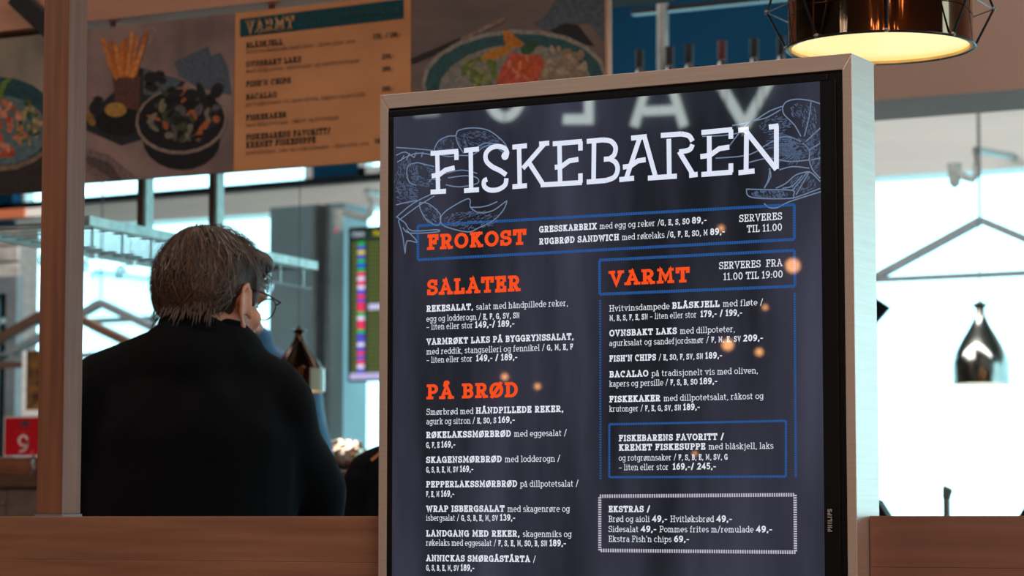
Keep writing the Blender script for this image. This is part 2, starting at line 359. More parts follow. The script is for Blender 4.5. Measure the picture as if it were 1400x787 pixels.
# framed door with teal glass under the bricks
zd = PY(0, 380, Yb).z; d1 = PY(24, 420, Yb-.05).x
dr = struct('door_1', MB().box(d1-1.0, d1, Yb-.06, Yb-.005, zd-.09, zd).box(d1-.07, d1, Yb-.06, Yb-.005, 0, zd-.09).box(d1-1.0, d1-.93, Yb-.06, Yb-.005, 0, zd-.09), M['greymetal'])
MB().box(d1-.93, d1-.07, Yb-.03, Yb-.02, 0, zd-.09).build('pane', mat('teal_door_glass', (86, 140, 156), .15, rgb2=(70, 124, 142)), dr)
MB().box(d1-.115, d1-.07, Yb-.045, Yb-.03, 0, zd-.09).build('seal', M['black'], dr)
tb = MB(); text(tb, [('85', 'B')], 1, 442, 8, 7, Yb-.0455); tb.build('lettering', emat('door_letter', (190, 215, 220), .8), dr)
# ledges the scene is seen over
YL = 3.432; XA = PY(518.5, 400, 3.389).x; XB = PY(1168, 400, 3.389).x
zl = PY(300, 705.5, YL).z
def ledge(x0, x1, m, label):
    t = thing('bar_ledge', label, 'ledge', ((x0+x1)/2, YL, 0))
    MB().box(x0, x1, YL, YL+.1, PY(300, 767, YL).z, zl, .0008).build('top_board', m, t)
    MB().box(x0, x1, YL, YL+.1, .1, PY(300, 767, YL).z, .0006).build('front_board', m, t)
    MB().box(x0, x1, YL+.02, YL+.1, 0, .098).build('plinth', M['black'], t)
ledge(-5.5, XA-.001, M['wood_ledge'], 'brown wooden ledge wall under the post and in front of the man')
ledge(XB+.002, 2.0, M['wood_ledge2'], 'brown wooden ledge wall to the right of the menu display')
# post
px0 = PY(49.5, 700, YL+.008).x; px1 = PY(84.5, 700, YL+.008).x
pw = px1-px0; r110 = ray(110, 700); pyd = px1/(r110.x/r110.y)
post = tag(MB().box(px0, px1, YL+.008, pyd, zl+.004, CEIL, .0012).build('wooden_post', M['wood_post'], loc=(px0, YL, zl)), 'upright square wooden post standing on the left ledge', 'post')
MB().box(px0-.002, px1+.002, YL+.006, pyd+.002, zl, zl+.004).build('foot_plate', M['greymetal'], post)

# ------------------------------------------------------------------ boards overhead
YM = 5.5
zt0 = PY(120, 40, YM).z; zb0 = PY(320, 234.5, YM).z
bx = [PY(x, 120, YM).x for x in (320, 562, 832)]
bwid = bx[1]-bx[0]
struct('trim_4', MB().box(bx[0]-.93, bx[2]+.2, YM-.02, YM+.16, PY(150, 26, YM-.02).z, PY(150, 26, YM-.02).z+.2), M['wood_peach'])
struct('trim_5', MB().box(-6.5, bx[0]-.93, YM+.0, YM+.25, PY(30, 10, YM).z, CEIL), M['wood_peach'])
struct('trim_6', MB().box(-6.5, PY(62, 30, YM+.02).x, YM+.03, YM+.05, zt0-.02, PY(30, 10, YM).z), mat('brown_fascia', (112, 92, 82), .7))
struct('trim_7', MB().beam(PY(22, -5, YM-.05), PY(75, 45, YM-.05), .03, .05), M['dark'])
for i in range(5):
    x = bx[0]-.93+.02+i*.5
    tag(MB().box(x, x+.02, YM+.02, YM+.04, zt0-.03, PY(150, 26, YM-.02).z+.01).build('board_hanger', M['wood_peach'], loc=(x, YM+.02, zt0)), 'short peach bracket joining the overhead boards to the beam, %s from the post' % ['first', 'second', 'third', 'fourth', 'fifth'][i], 'bracket', 'brackets above the overhead boards')
struct('wall_dark', MB().box(-8, -.0, YM+.45, YM+.5, PY(300, 22, YM+.45).z-.02, CEIL), M['dark']) if False else None
struct('ceiling_bulkhead', MB().box(bx[0]-2.2, bx[2]-.01, YM+.3, YM+.4, zt0+.0, CEIL), M['dark'])
def board(x0, x1, label, m, name='food_poster', cat='poster'):
    t = thing(name, label, cat, ((x0+x1)/2, YM, zb0))
    p = MB().box(x0+.001, x1-.001, YM, YM+.018, zb0, zt0).build('panel', m, t)
    return t, p
def marble(n, a, b_, sc=(5, 5, 5)): return mat(n, a, .6, rgb2=b_, scale=sc, nscale=1.4, detail=3, spec=.2)
_em = {}
def ink(rgb):
    if rgb not in _em: _em[rgb] = mat('printed_ink', rgb, .6, rgb2=tuple(x*.8 for x in rgb), scale=(30, 30, 30), spec=.2)
    return _em[rgb]
_l = [0]
def pr(parent, rgb, kind, *a, name='print'):
    _l[0] += 1; Y = YM-.0004-_l[0]*.00006; mb = MB()
    if kind == 'e': ell_px(mb, *a[:4], Y, *a[4:])
    elif kind == 'p': poly_px(mb, a[0], Y)
    elif kind == 's': stroke_px(mb, a[0], a[1], Y)
    elif kind == 'm':
        for q in a[0]: ell_px(mb, q[0], q[1], q[2], q[3], Y-.00003*random.random(), q[4], 10)
    o = mb.build(name, ink(rgb), parent)
    if kind == 'm': o['kind'] = 'stuff'
    return o
# kraft menu board
t, p = board(bx[0], bx[1], 'kraft-brown overhead menu board headed VARMT on a teal band', mat('kraft_board', (210, 152, 108), .65, rgb2=(196, 138, 96), scale=(3, 3, 5), nscale=1.5, spec=.2), 'menu_board', 'menu board')
pr(p, (0, 74, 88), 'p', [(328, 51), (552, 25.5), (552, -1.5), (328, 26)], name='header_band')
TM = ink((52, 62, 66)); TL_ = ink((164, 126, 98)); TC = ink((214, 170, 130))
def mbtext(items, m, name, Y):
    for it in items:
        mb = MB(); text(mb, [(it[0], it[5])], it[1], it[2], it[3], it[4], Y); mb.build(name, m, p)
YT = YM-.002
mbtext([('VARMT', 336, 47, 403, 19, 'B')], TC, 'heading', YT-.001)
mbtext([('SERVERES FRA 11.00 TIL 19:00', 452, 26.5, 545, 7, 'M')], ink((60, 104, 110)), 'serving_hours', YT-.001)
mbtext([('BLÅSKJELL', 336, 66, 387, 8, 'B'), ('OVNSBAKT LAKS', 336, 92, 412, 8, 'B'), ("FISH'N CHIPS", 336, 119, 398, 8, 'B'), ('BACALAO', 336, 136.5, 379, 8, 'B'),
        ('FISKEKAKER', 336, 165, 392, 8, 'B'), ('FISKEBARENS FAVORITT/', 336, 192, 452, 8.5, 'B'), ('KREMET FISKESUPPE', 336, 202.5, 432, 8.5, 'B')], TM, 'dish_name', YT)
mbtext([('179,- / 199,-', 510, 54, 548, 7.5, 'B'), ('209,-', 522, 81, 539, 7, 'B'), ('189,-', 522, 98, 539, 7, 'B'), ('189,-', 522, 125, 539, 7, 'B'), ('169,-', 512, 196, 530, 7, 'B')], TM, 'price', YT)
mbtext([('Hvitvinsdampede med fløte – liten eller stor', 336, 73.5, 486, 6, 'M'), ('med dillpoteter, agurksalat og sandefjordsmør', 336, 100, 492, 6, 'M'),
        ('på tradisjonelt vis med oliven, kapers og persille', 336, 145.5, 500, 6, 'M'), ('med dillpotetsalat, råkost og krutonger', 336, 173.5, 464, 6, 'M'),
        ('med blåskjell, laks og rotgrønnsaker – liten eller stor', 336, 211.5, 505, 6, 'M')], TL_, 'dish_description', YT)
# mussels poster
t, p = board(bx[0]-bwid*.985, bx[0], 'overhead food photo poster of fries and a black bowl of mussels', marble('poster_marble', (150, 128, 126), (112, 96, 98)))
pr(p, (86, 98, 116), 'p', [(238, 85), (262, 73), (285, 63), (288, 76), (302, 72), (312, 92), (317, 130), (270, 120), (245, 104)], name='printed_napkin')
pr(p, (128, 108, 108), 'p', [(118, 202), (150, 212), (190, 246), (150, 249), (118, 236)], name='printed_napkin')
pr(p, (90, 78, 80), 'p', [(118, 212), (150, 222), (168, 247), (158, 248), (118, 222)], name='printed_napkin')
pr(p, (38, 46, 54), 'p', [(118, 160), (192, 92), (254, 112), (196, 190), (166, 199), (118, 178)], name='printed_tray')
pr(p, (84, 100, 112), 'p', [(196, 94), (248, 111), (225, 135), (196, 128)], name='printed_tray')
pr(p, (20, 20, 24), 'e', 163, 166, 32, 20, 0, name='printed_tray')
pr(p, (96, 62, 56), 'p', [(154, 104), (192, 104), (190, 150), (158, 146)], name='printed_cup')
pr(p, (178, 138, 72), 'e', 158, 150, 15, 10, 0, name='printed_dip')
pr(p, (150, 110, 60), 'm', [(122, 160, 6, 6, 0), (126, 167, 5, 5, 0)], name='printed_dip')
fr = [(140, 52, 158, 104), (151, 56, 162, 106), (158, 60, 165, 104), (166, 58, 167, 106), (172, 52, 170, 106), (181, 44, 173, 104), (188, 50, 178, 106), (201, 44, 184, 104), (196, 62, 180, 106), (147, 80, 160, 108)]
for i, (a, b_, c, d) in enumerate(fr): pr(p, [(214, 128, 62), (196, 108, 50), (224, 146, 84)][i % 3], 's', [(a, b_), (c, d)], .0125, name='printed_fries')
pr(p, (178, 158, 154), 's', spline([(188, 62), (196, 44), (208, 38), (213, 45), (204, 60)]), .0025, name='printed_cup')
pr(p, (34, 34, 40), 'm', [(205, 107, 9, 9, -.5), (216, 104, 10, 7, -.5), (222, 110, 6, 5, 0), (207, 119, 10, 6, .2), (130, 146, 8, 11, .5), (134, 136, 7, 5, 0)], name='printed_mussels')
pr(p, (24, 26, 34), 'e', 248, 190, 53, 42, 0, name='printed_bowl')
pr(p, (150, 134, 128), 'e', 248, 165, 63, 46, -.08, name='printed_bowl')
pr(p, (24, 26, 32), 'e', 248, 164, 59.5, 42.5, -.08, name='printed_bowl')
rnd = random.Random(3)
def scatter(n, cx, cy, rx, ry, s0, s1):
    o = []
    for _ in range(n):
        a = rnd.random()*6.28; r = rnd.random()**.5
        o.append((cx+rx*r*math.cos(a), cy+ry*r*math.sin(a), rnd.uniform(s0, s1), rnd.uniform(s0, s1)*.55, rnd.random()*3.14))
    return o
for rgb, n in (((44, 48, 60), 26), ((96, 92, 96), 14), ((20, 22, 28), 20), ((178, 100, 56), 12), ((128, 122, 108), 8), ((66, 76, 52), 7), ((16, 18, 24), 9)):
    pr(p, rgb, 'm', scatter(n, 250, 158, 50, 34, 4, 11), name='printed_mussels')
pr(p, (28, 32, 42), 'm', [(276, 130, 6, 18, -.3), (296, 124, 8, 12, .5), (262, 130, 9, 9, 0), (240, 128, 12, 5, -.4)], name='printed_mussels')
# salmon poster
t, p = board(bx[1], bx[2]-.008, 'overhead food photo poster of a salmon plate, right of the kraft menu board', marble('poster_wood', (122, 108, 106), (98, 88, 90), (3, 3, 12)))
MB().box(bx[2]-.007, bx[2], YM-.004, YM+.02, zb0, zt0+.03).build('edge_strip', M['wood_peach'], t)
pr(p, (88, 100, 116), 'p', [(728, 32), (745, 22), (760, 0), (768, -12), (832, -20), (828, 60), (806, 30), (770, 32), (752, 42)], name='printed_napkin')
pr(p, (44, 44, 52), 'p', [(752, 42), (770, 32), (790, 34), (812, 62), (790, 60)], name='printed_shadow')
pr(p, (50, 48, 52), 's', [(562, 84), (600, 68), (632, 54)], .014, name='printed_knife')
pr(p, (146, 126, 120), 's', [(630, 55), (660, 40), (690, 26)], .011, name='printed_knife')
pr(p, (150, 146, 140), 'e', 703, 108, 127, 68, -.05, name='printed_plate')
pr(p, (50, 92, 98), 'e', 703, 110, 122, 64, -.05, name='printed_plate')
pr(p, (140, 140, 136), 'e', 705, 122, 106, 62, -.05, name='printed_plate')
pr(p, (196, 132, 50), 'p', spline([(650, 82), (672, 68), (692, 62), (700, 64), (690, 76), (664, 84), (650, 82)], 3)[:-1], name='printed_lemon')
pr(p, (204, 124, 48), 'p', [(688, 44), (690, 40), (700, 46), (717, 60), (705, 66), (690, 60)], name='printed_lemon')
pr(p, (104, 124, 64), 'm', scatter(26, 655, 98, 24, 22, 4, 9), name='printed_cucumber')
pr(p, (144, 150, 96), 'm', scatter(16, 652, 98, 22, 22, 3, 6), name='printed_cucumber')
pr(p, (150, 130, 110), 'm', scatter(30, 770, 92, 34, 24, 4, 10), name='printed_potatoes')
pr(p, (176, 158, 138), 'm', scatter(18, 772, 88, 34, 24, 3, 8), name='printed_potatoes')
pr(p, (202, 92, 70), 'p', [(676, 120), (686, 92), (700, 70), (716, 76), (738, 74), (744, 88), (732, 120)], name='printed_salmon')
pr(p, (222, 136, 110), 'm', scatter(14, 710, 92, 22, 16, 3, 9), name='printed_salmon')
pr(p, (214, 96, 50), 'm', scatter(10, 722, 92, 18, 16, 4, 9), name='printed_salmon')
pr(p, (56, 92, 58), 'm', [(722, 66, 10, 6, 0), (718, 70, 7, 4, .4), (730, 60, 6, 4, .4)], name='printed_dill')
# left poster
xq = bx[0]-bwid*.985
t, p = board(xq-bwid, xq, 'overhead food photo poster of a salmon bowl, left of the wooden post', marble('poster_stone', (158, 146, 134), (128, 124, 116)))
pr(p, (54, 50, 52), 'p', [(-80, 215), (0, 222), (75, 190), (75, 262), (-80, 272)], name='printed_table')
pr(p, (136, 116, 100), 'e', -2, 170, 82, 64, 0, name='printed_plate')
pr(p, (36, 78, 86), 'e', -2, 166, 80, 61, 0, name='printed_plate')
pr(p, (96, 122, 130), 'e', -4, 178, 70, 48, 0, name='printed_plate')
for rgb, n, c in (((214, 122, 90), 22, 8), ((186, 84, 60), 16, 8), ((226, 150, 126), 10, 8)): pr(p, rgb, 'm', scatter(n, c-2, 178, 26, 38, 4, 10), name='printed_salmon')
for rgb, n in (((70, 104, 50), 14), ((180, 160, 120), 14), ((140, 120, 90), 10), ((40, 84, 50), 7)): pr(p, rgb, 'm', scatter(n, 40, 168, 18, 28, 3, 7), name='printed_vegetables')
pr(p, (110, 140, 60), 'm', [(3, 120, 10, 4, -1.1), (8, 112, 8, 3, -.5), (2, 128, 9, 3, -1.3)], name='printed_vegetables')

# right peach bulkhead
YP = 7.7
struct('trim_8', MB().box(PY(1105, 90, YP).x, 6.9, YP, YP+.4, PY(1195, 137.5, YP).z, CEIL), M['bulk'])

# hanging bottle shelf with bottles, seen over the display
YS = 8.6
zs = PY(950, 178, YS).z
sx0 = PY(846, 100, YS).x; sx1 = PY(1130, 100, YS).x
sh = thing('bottle_shelf', 'dark hanging bottle shelf high in front of the blue wall', 'shelf', (sx0, YS, zs))
MB().box(sx0, sx1, YS-.12, YS+.12, zs-.03, zs).build('shelf_board', M['darkmetal'], sh)
xp = PY(906, 50, YS+.1).x
MB().tube([(xp, YS+.1, zs), (xp, YS+.1, CEIL)], .022, 12).build('hanging_pole', M['steel'], sh, smooth=True)
MB().tube([(sx1-.1, YS+.1, zs), (sx1-.1, YS+.1, CEIL)], .022, 12).build('hanging_pole', M['steel'], sh, smooth=True)
MB().box(sx0, sx1, YS+.1, YS+.14, PY(900, 8, YS).z, PY(900, 1, YS).z).build('top_rail', M['black'], sh)
gb = mat('dark_bottle_glass', (26, 24, 26), .12, coat=.5); fo = mat('bottle_foil', (84, 34, 26), .35, metal=.4); fo2 = mat('black_foil', (26, 20, 22), .35, metal=.3)
bots = [(874.5, 68, 'black foil', 0), (915.5, 64, 'dull foil, beside the hanging pole', 0), (942, 61, 'black foil, third from the left', 0), (987, 56, 'red foil', 1), (1031, 53, 'slim dark foil, second from the right', 0), (1068, 50, 'dark foil, rightmost beside the caged lamp', 0)]
proto = None
for i, (bxp, byp, lb, red) in enumerate(bots):
    top = PY(bxp, byp, YS); H = top.z-zs
    lab = ['dark wine bottle with black foil, leftmost on the high shelf', 'dark wine bottle on the high shelf, beside the grey hanging pole', 'dark wine bottle on the high shelf, third from the left', 'wine bottle with a reddish foil top on the high shelf', 'dark wine bottle on the high shelf, right of the red-topped bottle', 'dark wine bottle on the high shelf, nearest the caged lamp'][i]
    t = thing('wine_bottle', lab, 'bottle', (top.x, YS, zs), 'bottles on the high shelf')
    MB().lathe((top.x, YS, zs), [(.001, .0), (.036, .001), (.038, .01), (.038, H*.55), (.03, H*.63), (.0155, H*.72), (.014, H*.8)], 20).build('glass_body', gb, t, smooth=True)
    MB().lathe((top.x, YS, zs), [(.0145, H*.78), (.0155, H*.8), (.0155, H*.97), (.0165, H*.972), (.0165, H), (.001, H)], 20).build('foil_cap', fo if red else fo2, t, smooth=True)

# ================================================================== the menu display
YT = 3.389
zT = PY(1168, 72, YT).z; TW = XB-XA
fwz = .0145*1.0
tot = thing('menu_display', 'large upright black digital menu display headed FISKEBAREN in an aluminium frame', 'display', ((XA+XB)/2, YT, 0))
fL = PY(530.5, 200, YT).x-XA; fR = XB-PY(1152, 150, YT).x; fT = zT-PY(1152, 95, YT).z
yk = XB/((lambda r: r.x/r.y)(ray(1195, 100)))
zB = .02
def miter_bar(a, b_, c, d, name):     # front face quad extruded to the back
    mb = MB(); q = [Vector(v) for v in (a, b_, c, d)]; bk = [v+Vector((0, yk-YT, 0)) for v in q]
    mb.add(q+bk, [(0, 1, 2, 3), (7, 6, 5, 4), (0, 4, 5, 1), (1, 5, 6, 2), (2, 6, 7, 3), (3, 7, 4, 0)])
    o = mb.build(name, M['alu'], tot)
    bv = o.modifiers.new('bevel', 'BEVEL'); bv.width = .0009; bv.segments = 2; return o
g = .0002
miter_bar((XA+g, YT, zT), (XB-g, YT, zT), (XB-fR-g, YT, zT-fT), (XA+fL+g, YT, zT-fT), 'top_frame')
miter_bar((XA, YT, zT-g), (XA+fL, YT, zT-fT-g), (XA+fL, YT, zB+fT), (XA, YT, zB), 'side_frame')
miter_bar((XB, YT, zT-g), (XB, YT, zB), (XB-fR, YT, zB+fT), (XB-fR, YT, zT-fT-g), 'side_frame')
miter_bar((XA+g, YT, zB), (XA+fL, YT, zB+fT), (XB-fR, YT, zB+fT), (XB-g, YT, zB), 'bottom_frame')
MB().box(XA+.004, XB-.004, yk-.004, yk-.001, zB+.002, zT-.003).build('back_panel', M['greymetal'], tot)
MB().box(XA-.0+.05, XB-.05, YT+.005, yk-.005, 0, zB).build('base', M['black'], tot)
# bezel: outer rim then recessed bezel around the screen
b0, b1, b2, b3 = XA+fL, XB-fR, zB+fT, zT-fT
MB().box(b0, b1, YT+.004, YT+.03, b2, b3).build('bezel', M['black'], tot)
s0 = PY(538, 300, YT+.003).x; s1 = PY(1123, 300, YT+.003).x; s3 = PY(1123, 111, YT+.003).z; s2 = s3-1.215
YQ = YT+.0025
mb = MB()
for a in ((s0-.012, s1+.012, s3, s3+.010), (s0-.012, s1+.012, s2-.01, s2), (s0-.012, s0, s2, s3), (s1, s1+.024, s2, s3)): mb.box(a[0], a[1], YT+.001, YT+.006, a[2], a[3], .0012)
mb.build('bezel_lip', M['black'], tot)
mb = MB(); wds = [('PHILIPS', 'P')]
A = PY(1138, 727, YT+.001); T2 = PY(1138, 695, YT+.001); hc = PY(1138, 727, YT).x-PY(1131.5, 727, YT).x
x = 0; tw = sum(adv(c, 'P') for c in 'PHILIPS'); sc = (T2.z-A.z)/tw
for c in 'PHILIPS':
    glyph(mb, c, 'P', lambda q, x=x: Vector((A.x-q.y*hc, YT+.0007, A.z+(x+q.x)*sc))); x += adv(c, 'P')
mb.build('maker_lettering', mat('silver_lettering', (190, 186, 184), .4), tot)
# screen with a dark slate background picture
sm = bpy.data.materials.new('screen_picture'); sm.use_nodes = True; n = sm.node_tree.nodes; L = sm.node_tree.links; pb = n['Principled BSDF']
pb.inputs['Base Color'].default_value = (.004, .004, .005, 1); pb.inputs['Roughness'].default_value = .015; pb.inputs['Specular IOR Level'].default_value = .5
tc = n.new('ShaderNodeTexCoord'); mp = n.new('ShaderNodeMapping'); nz = n.new('ShaderNodeTexNoise'); cr = n.new('ShaderNodeValToRGB')
mp.inputs['Rotation'].default_value = (0, math.radians(28), 0); mp.inputs['Scale'].default_value = (9, 1, 1.6); nz.inputs['Scale'].default_value = .9; nz.inputs['Detail'].default_value = 4
L.new(tc.outputs['Object'], mp.inputs[0]); L.new(mp.outputs[0], nz.inputs[0]); L.new(nz.outputs[0], cr.inputs[0])
cr.color_ramp.elements[0].position = .35; cr.color_ramp.elements[1].position = .75
cr.color_ramp.elements[0].color = lin((23, 27, 34))+(1,); cr.color_ramp.elements[1].color = lin((66, 66, 84))+(1,)
L.new(cr.outputs[0], pb.inputs['Emission Color']); pb.inputs['Emission Strength'].default_value = 1.0
scr = MB().box(s0, s1, YQ, YQ+.002, s2, s3).build('screen', sm, tot)
EW = emat('screen_white', (226, 230, 240), 1.0, rough=.015); EO = emat('screen_orange', (244, 78, 30), 1.0, rough=.015); EB = emat('screen_blue', (36, 84, 148), 1.0, rough=.015)
EP = emat('screen_pale', (190, 184, 200), 1.0, rough=.015); ES = emat('screen_sketch', (104, 122, 150), 1.1, rough=.015); ES2 = emat('screen_sketch_faint', (74, 88, 114), 1.1, rough=.015); ET = emat('screen_title', (222, 228, 246), 1.0, rough=.015)
YX = YQ-.0004
# crayfish drawing, top left
def tr7(pts): return [(520+x/3.25, 120+y/3.25) for x, y in pts]
def tr8(pts): return [(960+x/4.37, 120+y/4.37) for x, y in pts]
claw_up = [(240, 270), (260, 235), (300, 215), (335, 212), (345, 190), (400, 178), (470, 185), (520, 215), (555, 250), (562, 278), (545, 285), (500, 255), (460, 262), (430, 285), (400, 300), (350, 300), (300, 305), (250, 290), (240, 270)]
claw_dn = [(270, 570), (300, 540), (380, 495), (400, 500), (400, 530), (440, 555), (500, 545), (550, 510), (562, 505), (545, 545), (500, 590), (440, 620), (390, 640), (300, 620), (270, 600), (265, 570)]
lines7 = [claw_up, claw_dn, [(335, 212), (345, 250), (370, 290)], [(175, 510), (215, 515), (265, 560), (265, 600), (245, 610), (200, 580), (175, 530), (175, 510)],
 [(70, 265), (150, 270), (235, 278)], [(75, 330), (130, 300), (180, 290), (240, 300)], [(165, 332), (125, 345), (118, 385), (130, 420), (160, 432)], [(165, 332), (200, 340), (240, 350)],
 [(70, 575), (150, 510), (265, 455)], [(80, 590), (160, 530), (240, 480)], [(270, 385), (360, 365), (430, 380)], [(290, 430), (350, 440), (430, 425), (430, 400), (380, 390), (300, 400)], [(215, 420), (230, 405), (270, 410)],
 [(75, 575), (110, 600), (140, 635), (250, 630), (250, 640), (130, 645), (100, 620)], [(80, 590), (100, 660), (110, 735), (118, 680), (165, 685), (115, 630)], [(70, 300), (110, 285), (150, 310)], [(90, 325), (105, 300)], [(115, 322), (130, 290)], [(150, 310), (160, 285)], [(182, 308), (190, 285)], [(70, 520), (110, 510), (165, 500)], [(400, 530), (440, 530), (480, 522), (520, 505)], [(430, 262), (470, 245), (520, 250)]]
mb = MB()
for l in lines7: stroke_px(mb, tr7(spline(l, 3)), .0017, YX)
mb.build('crayfish_drawing', ES, scr)
mb = MB(); rnd = random.Random(5)
def hatch(mb, cx, cy, rx, ry, n, ang, tr, ln=16):
    for _ in range(n):
        a = rnd.random()*6.28; r = rnd.random()**.35; x = cx+rx*r*math.cos(a); y = cy+ry*r*math.sin(a); t = ang+rnd.uniform(-.4, .4); q = rnd.uniform(.4, 1)*ln
        stroke_px(mb, tr([(x, y), (x+q*math.cos(t), y+q*math.sin(t))]), .0009, YX)
hatch(mb, 430, 232, 95, 42, 150, .5, tr7); hatch(mb, 400, 590, 120, 42, 190, -.5, tr7); hatch(mb, 290, 260, 40, 40, 60, 1, tr7); hatch(mb, 220, 560, 35, 40, 60, .8, tr7); hatch(mb, 120, 400, 55, 90, 160, 1.4, tr7); hatch(mb, 190, 390, 60, 50, 110, .2, tr7); hatch(mb, 110, 470, 50, 50, 80, .2, tr7)
mb.build('crayfish_shading', ES2, scr)
lines8 = [[(480, 120), (500, 85), (560, 68), (640, 75), (706, 95)], [(480, 120), (490, 160), (550, 220), (590, 290)], [(650, 85), (640, 170), (610, 290)], [(480, 110), (400, 140), (300, 200), (180, 225)], [(470, 130), (380, 180), (270, 215), (160, 350)],
 [(590, 320), (500, 290), (400, 330), (280, 400), (80, 420)], [(0, 290), (120, 285), (220, 270)], [(400, 480), (410, 530), (370, 600)], [(370, 600), (395, 550), (405, 480)], [(265, 605), (400, 608), (540, 612), (545, 640), (530, 660), (350, 660), (275, 645), (265, 605)],
 [(370, 690), (400, 715), (450, 715), (520, 680), (710, 620)], [(540, 610), (600, 540), (640, 500), (706, 560)], [(440, 600), (500, 570), (560, 520), (630, 500)], [(480, 600), (540, 585), (600, 520)], [(600, 330), (640, 370), (640, 430), (660, 490), (706, 540)], [(620, 320), (706, 240)], [(640, 370), (706, 330)], [(650, 430), (706, 420)], [(640, 500), (560, 640)], [(706, 600), (600, 640), (540, 660)], [(280, 445), (400, 420), (520, 440), (640, 430)], [(460, 490), (540, 470), (640, 480)]]
mb = MB()
for l in lines8: stroke_px(mb, tr8(spline(l, 3)), .0017, YX)
mb.build('crab_drawing', ES, scr)
mb = MB()
for i in range(26):
    a = math.radians(150+i*4.2); r0 = rnd.uniform(30, 80); r1 = rnd.uniform(150, 260)
    stroke_px(mb, tr8([(610+r0*math.cos(a), 330-r0*math.sin(a)*.9), (610+(r0+r1)/2*math.cos(a), 335-(r0+r1)/2*math.sin(a)*.8), (610+r1*math.cos(a), 350-r1*math.sin(a)*.6)]), .0011, YX)
for l in ((640, 180, 50, 90, 90, 1.3), (560, 360, 130, 60, 200, .5), (670, 380, 40, 130, 110, -.8), (400, 630, 125, 24, 140, 1.0), (600, 580, 90, 50, 100, -.8), (430, 230, 110, 60, 110, -.4), (560, 130, 50, 40, 40, .9)): hatch(mb, *l, tr8, 22) if False else hatch(mb, l[0], l[1], l[2]*.85, l[3], l[4], l[5], tr8, 20)
mb.build('crab_shading', ES2, scr)
# the name
def trA(p): return [(510+x/3.28, 60+y/3.28) for x, y in p]
def trB(p): return [(840+x/3.278, 60+y/3.278) for x, y in p]
ss = [trA(p) for p in ([(258, 491), (382, 481)], [(374, 481), (374, 520)], [(288, 495), (292, 665)], [(258, 664), (327, 660)], [(263, 592), (296, 587), (325, 565), (366, 555)],
 [(408, 478), (475, 471)], [(438, 478), (440, 655)], [(408, 658), (475, 653)],
 spline([(596, 503), (601, 488), (590, 468), (560, 459), (528, 467), (506, 492), (508, 524), (534, 550), (570, 568), (597, 587)]), spline([(598, 602), (592, 632), (562, 652), (525, 655), (500, 640), (498, 615), (512, 607)]),
 [(625, 463), (690, 456)], [(655, 465), (658, 640)], [(625, 640), (690, 635)], [(745, 449), (790, 444)], [(768, 448), (672, 558)], [(697, 528), (763, 630)], [(752, 632), (937, 621)],
 [(806, 448), (937, 437)], [(930, 437), (930, 478)], [(836, 450), (839, 625)], [(815, 553), (846, 549), (880, 524), (921, 517)], [(930, 580), (930, 622)],
 [(958, 437), (1030, 430)], [(991, 437), (989, 612)], spline([(1030, 430), (1066, 436), (1087, 462), (1082, 496), (1062, 514)]), [(1035, 517), (1062, 515)], spline([(1062, 515), (1088, 532), (1097, 562), (1083, 596), (1045, 612)]), [(958, 619), (1045, 612)])]
ss += [trB(p) for p in ([(75, 422), (145, 415)], [(113, 422), (52, 605)], [(22, 608), (88, 601)], [(135, 418), (185, 597)], [(150, 601), (280, 592)], [(38, 552), (72, 547), (105, 524), (140, 518)],
 [(208, 410), (300, 403)], spline([(300, 403), (334, 412), (350, 436)]), spline([(350, 450), (336, 474), (290, 484)]), [(244, 425), (246, 592)], [(290, 482), (352, 584)], [(335, 589), (373, 584)],
 [(390, 397), (528, 384)], [(522, 384), (522, 425)], [(425, 412), (426, 580)], [(385, 505), (428, 499), (470, 469), (515, 462)], [(390, 585), (528, 574)], [(522, 535), (522, 575)],
 [(555, 387), (602, 381)], [(592, 405), (590, 574)], [(556, 577), (628, 569)], [(585, 385), (726, 562)], [(726, 366), (726, 560)], [(692, 373), (735, 367)])]
mb = MB()
for l in ss: stroke_px(mb, l, .0073, YX-.0003)
r0 = PY(690.5, 213, YX-.0003); mb.add([r0+Vector((.0062*math.cos(t), 0, .0062*math.sin(t))) for t in [i*math.pi/6 for i in range(12)]], [tuple(range(12))])
mb.build('name_lettering', ET, scr)
def entry(lines, m=EW, name='dish_entry', cap=9):
    mb = MB()
    for l in lines: text(mb, l[0], l[1], l[2], l[3], l[4] if len(l) > 4 else cap, YX-.0002)
    return mb.build(name, m, scr)
for h in (('FROKOST', 584, 342, 721, 21.5), ('SALATER', 583.5, 404, 713.5, 22), ('PÅ BRØD', 583, 546, 710, 21), ('VARMT', 832.5, 391, 944.5, 21)):
    entry([([(h[0], 'H')], h[1], h[2], h[3], h[4])], EO, 'section_heading')
B, Lt, Sm = 'B', 'L', 'S'
entry([([('GRESSKARBRIX ', B), ('med egg og reker /', Lt), ('G, E, S, SO ', Sm), ('89,-', B)], 737, 318, 967), ([('RUGBRØD SANDWICH ', B), ('med røkelaks /', Lt), ('G, F, E, SO, M ', Sm), ('89,-', B)], 737, 334.5, 992)])
entry([([('SERVERES', 'M')], 1010.5, 303.5, 1070, 10), ([('TIL 11.00', 'M')], 1021, 317.8, 1070, 10)], name='serving_hours')
entry([([('SERVERES  FRA', 'M')], 983, 368, 1070.5, 10), ([('11.00 TIL 19:00', 'M')], 989, 383, 1071, 10)], name='serving_hours')
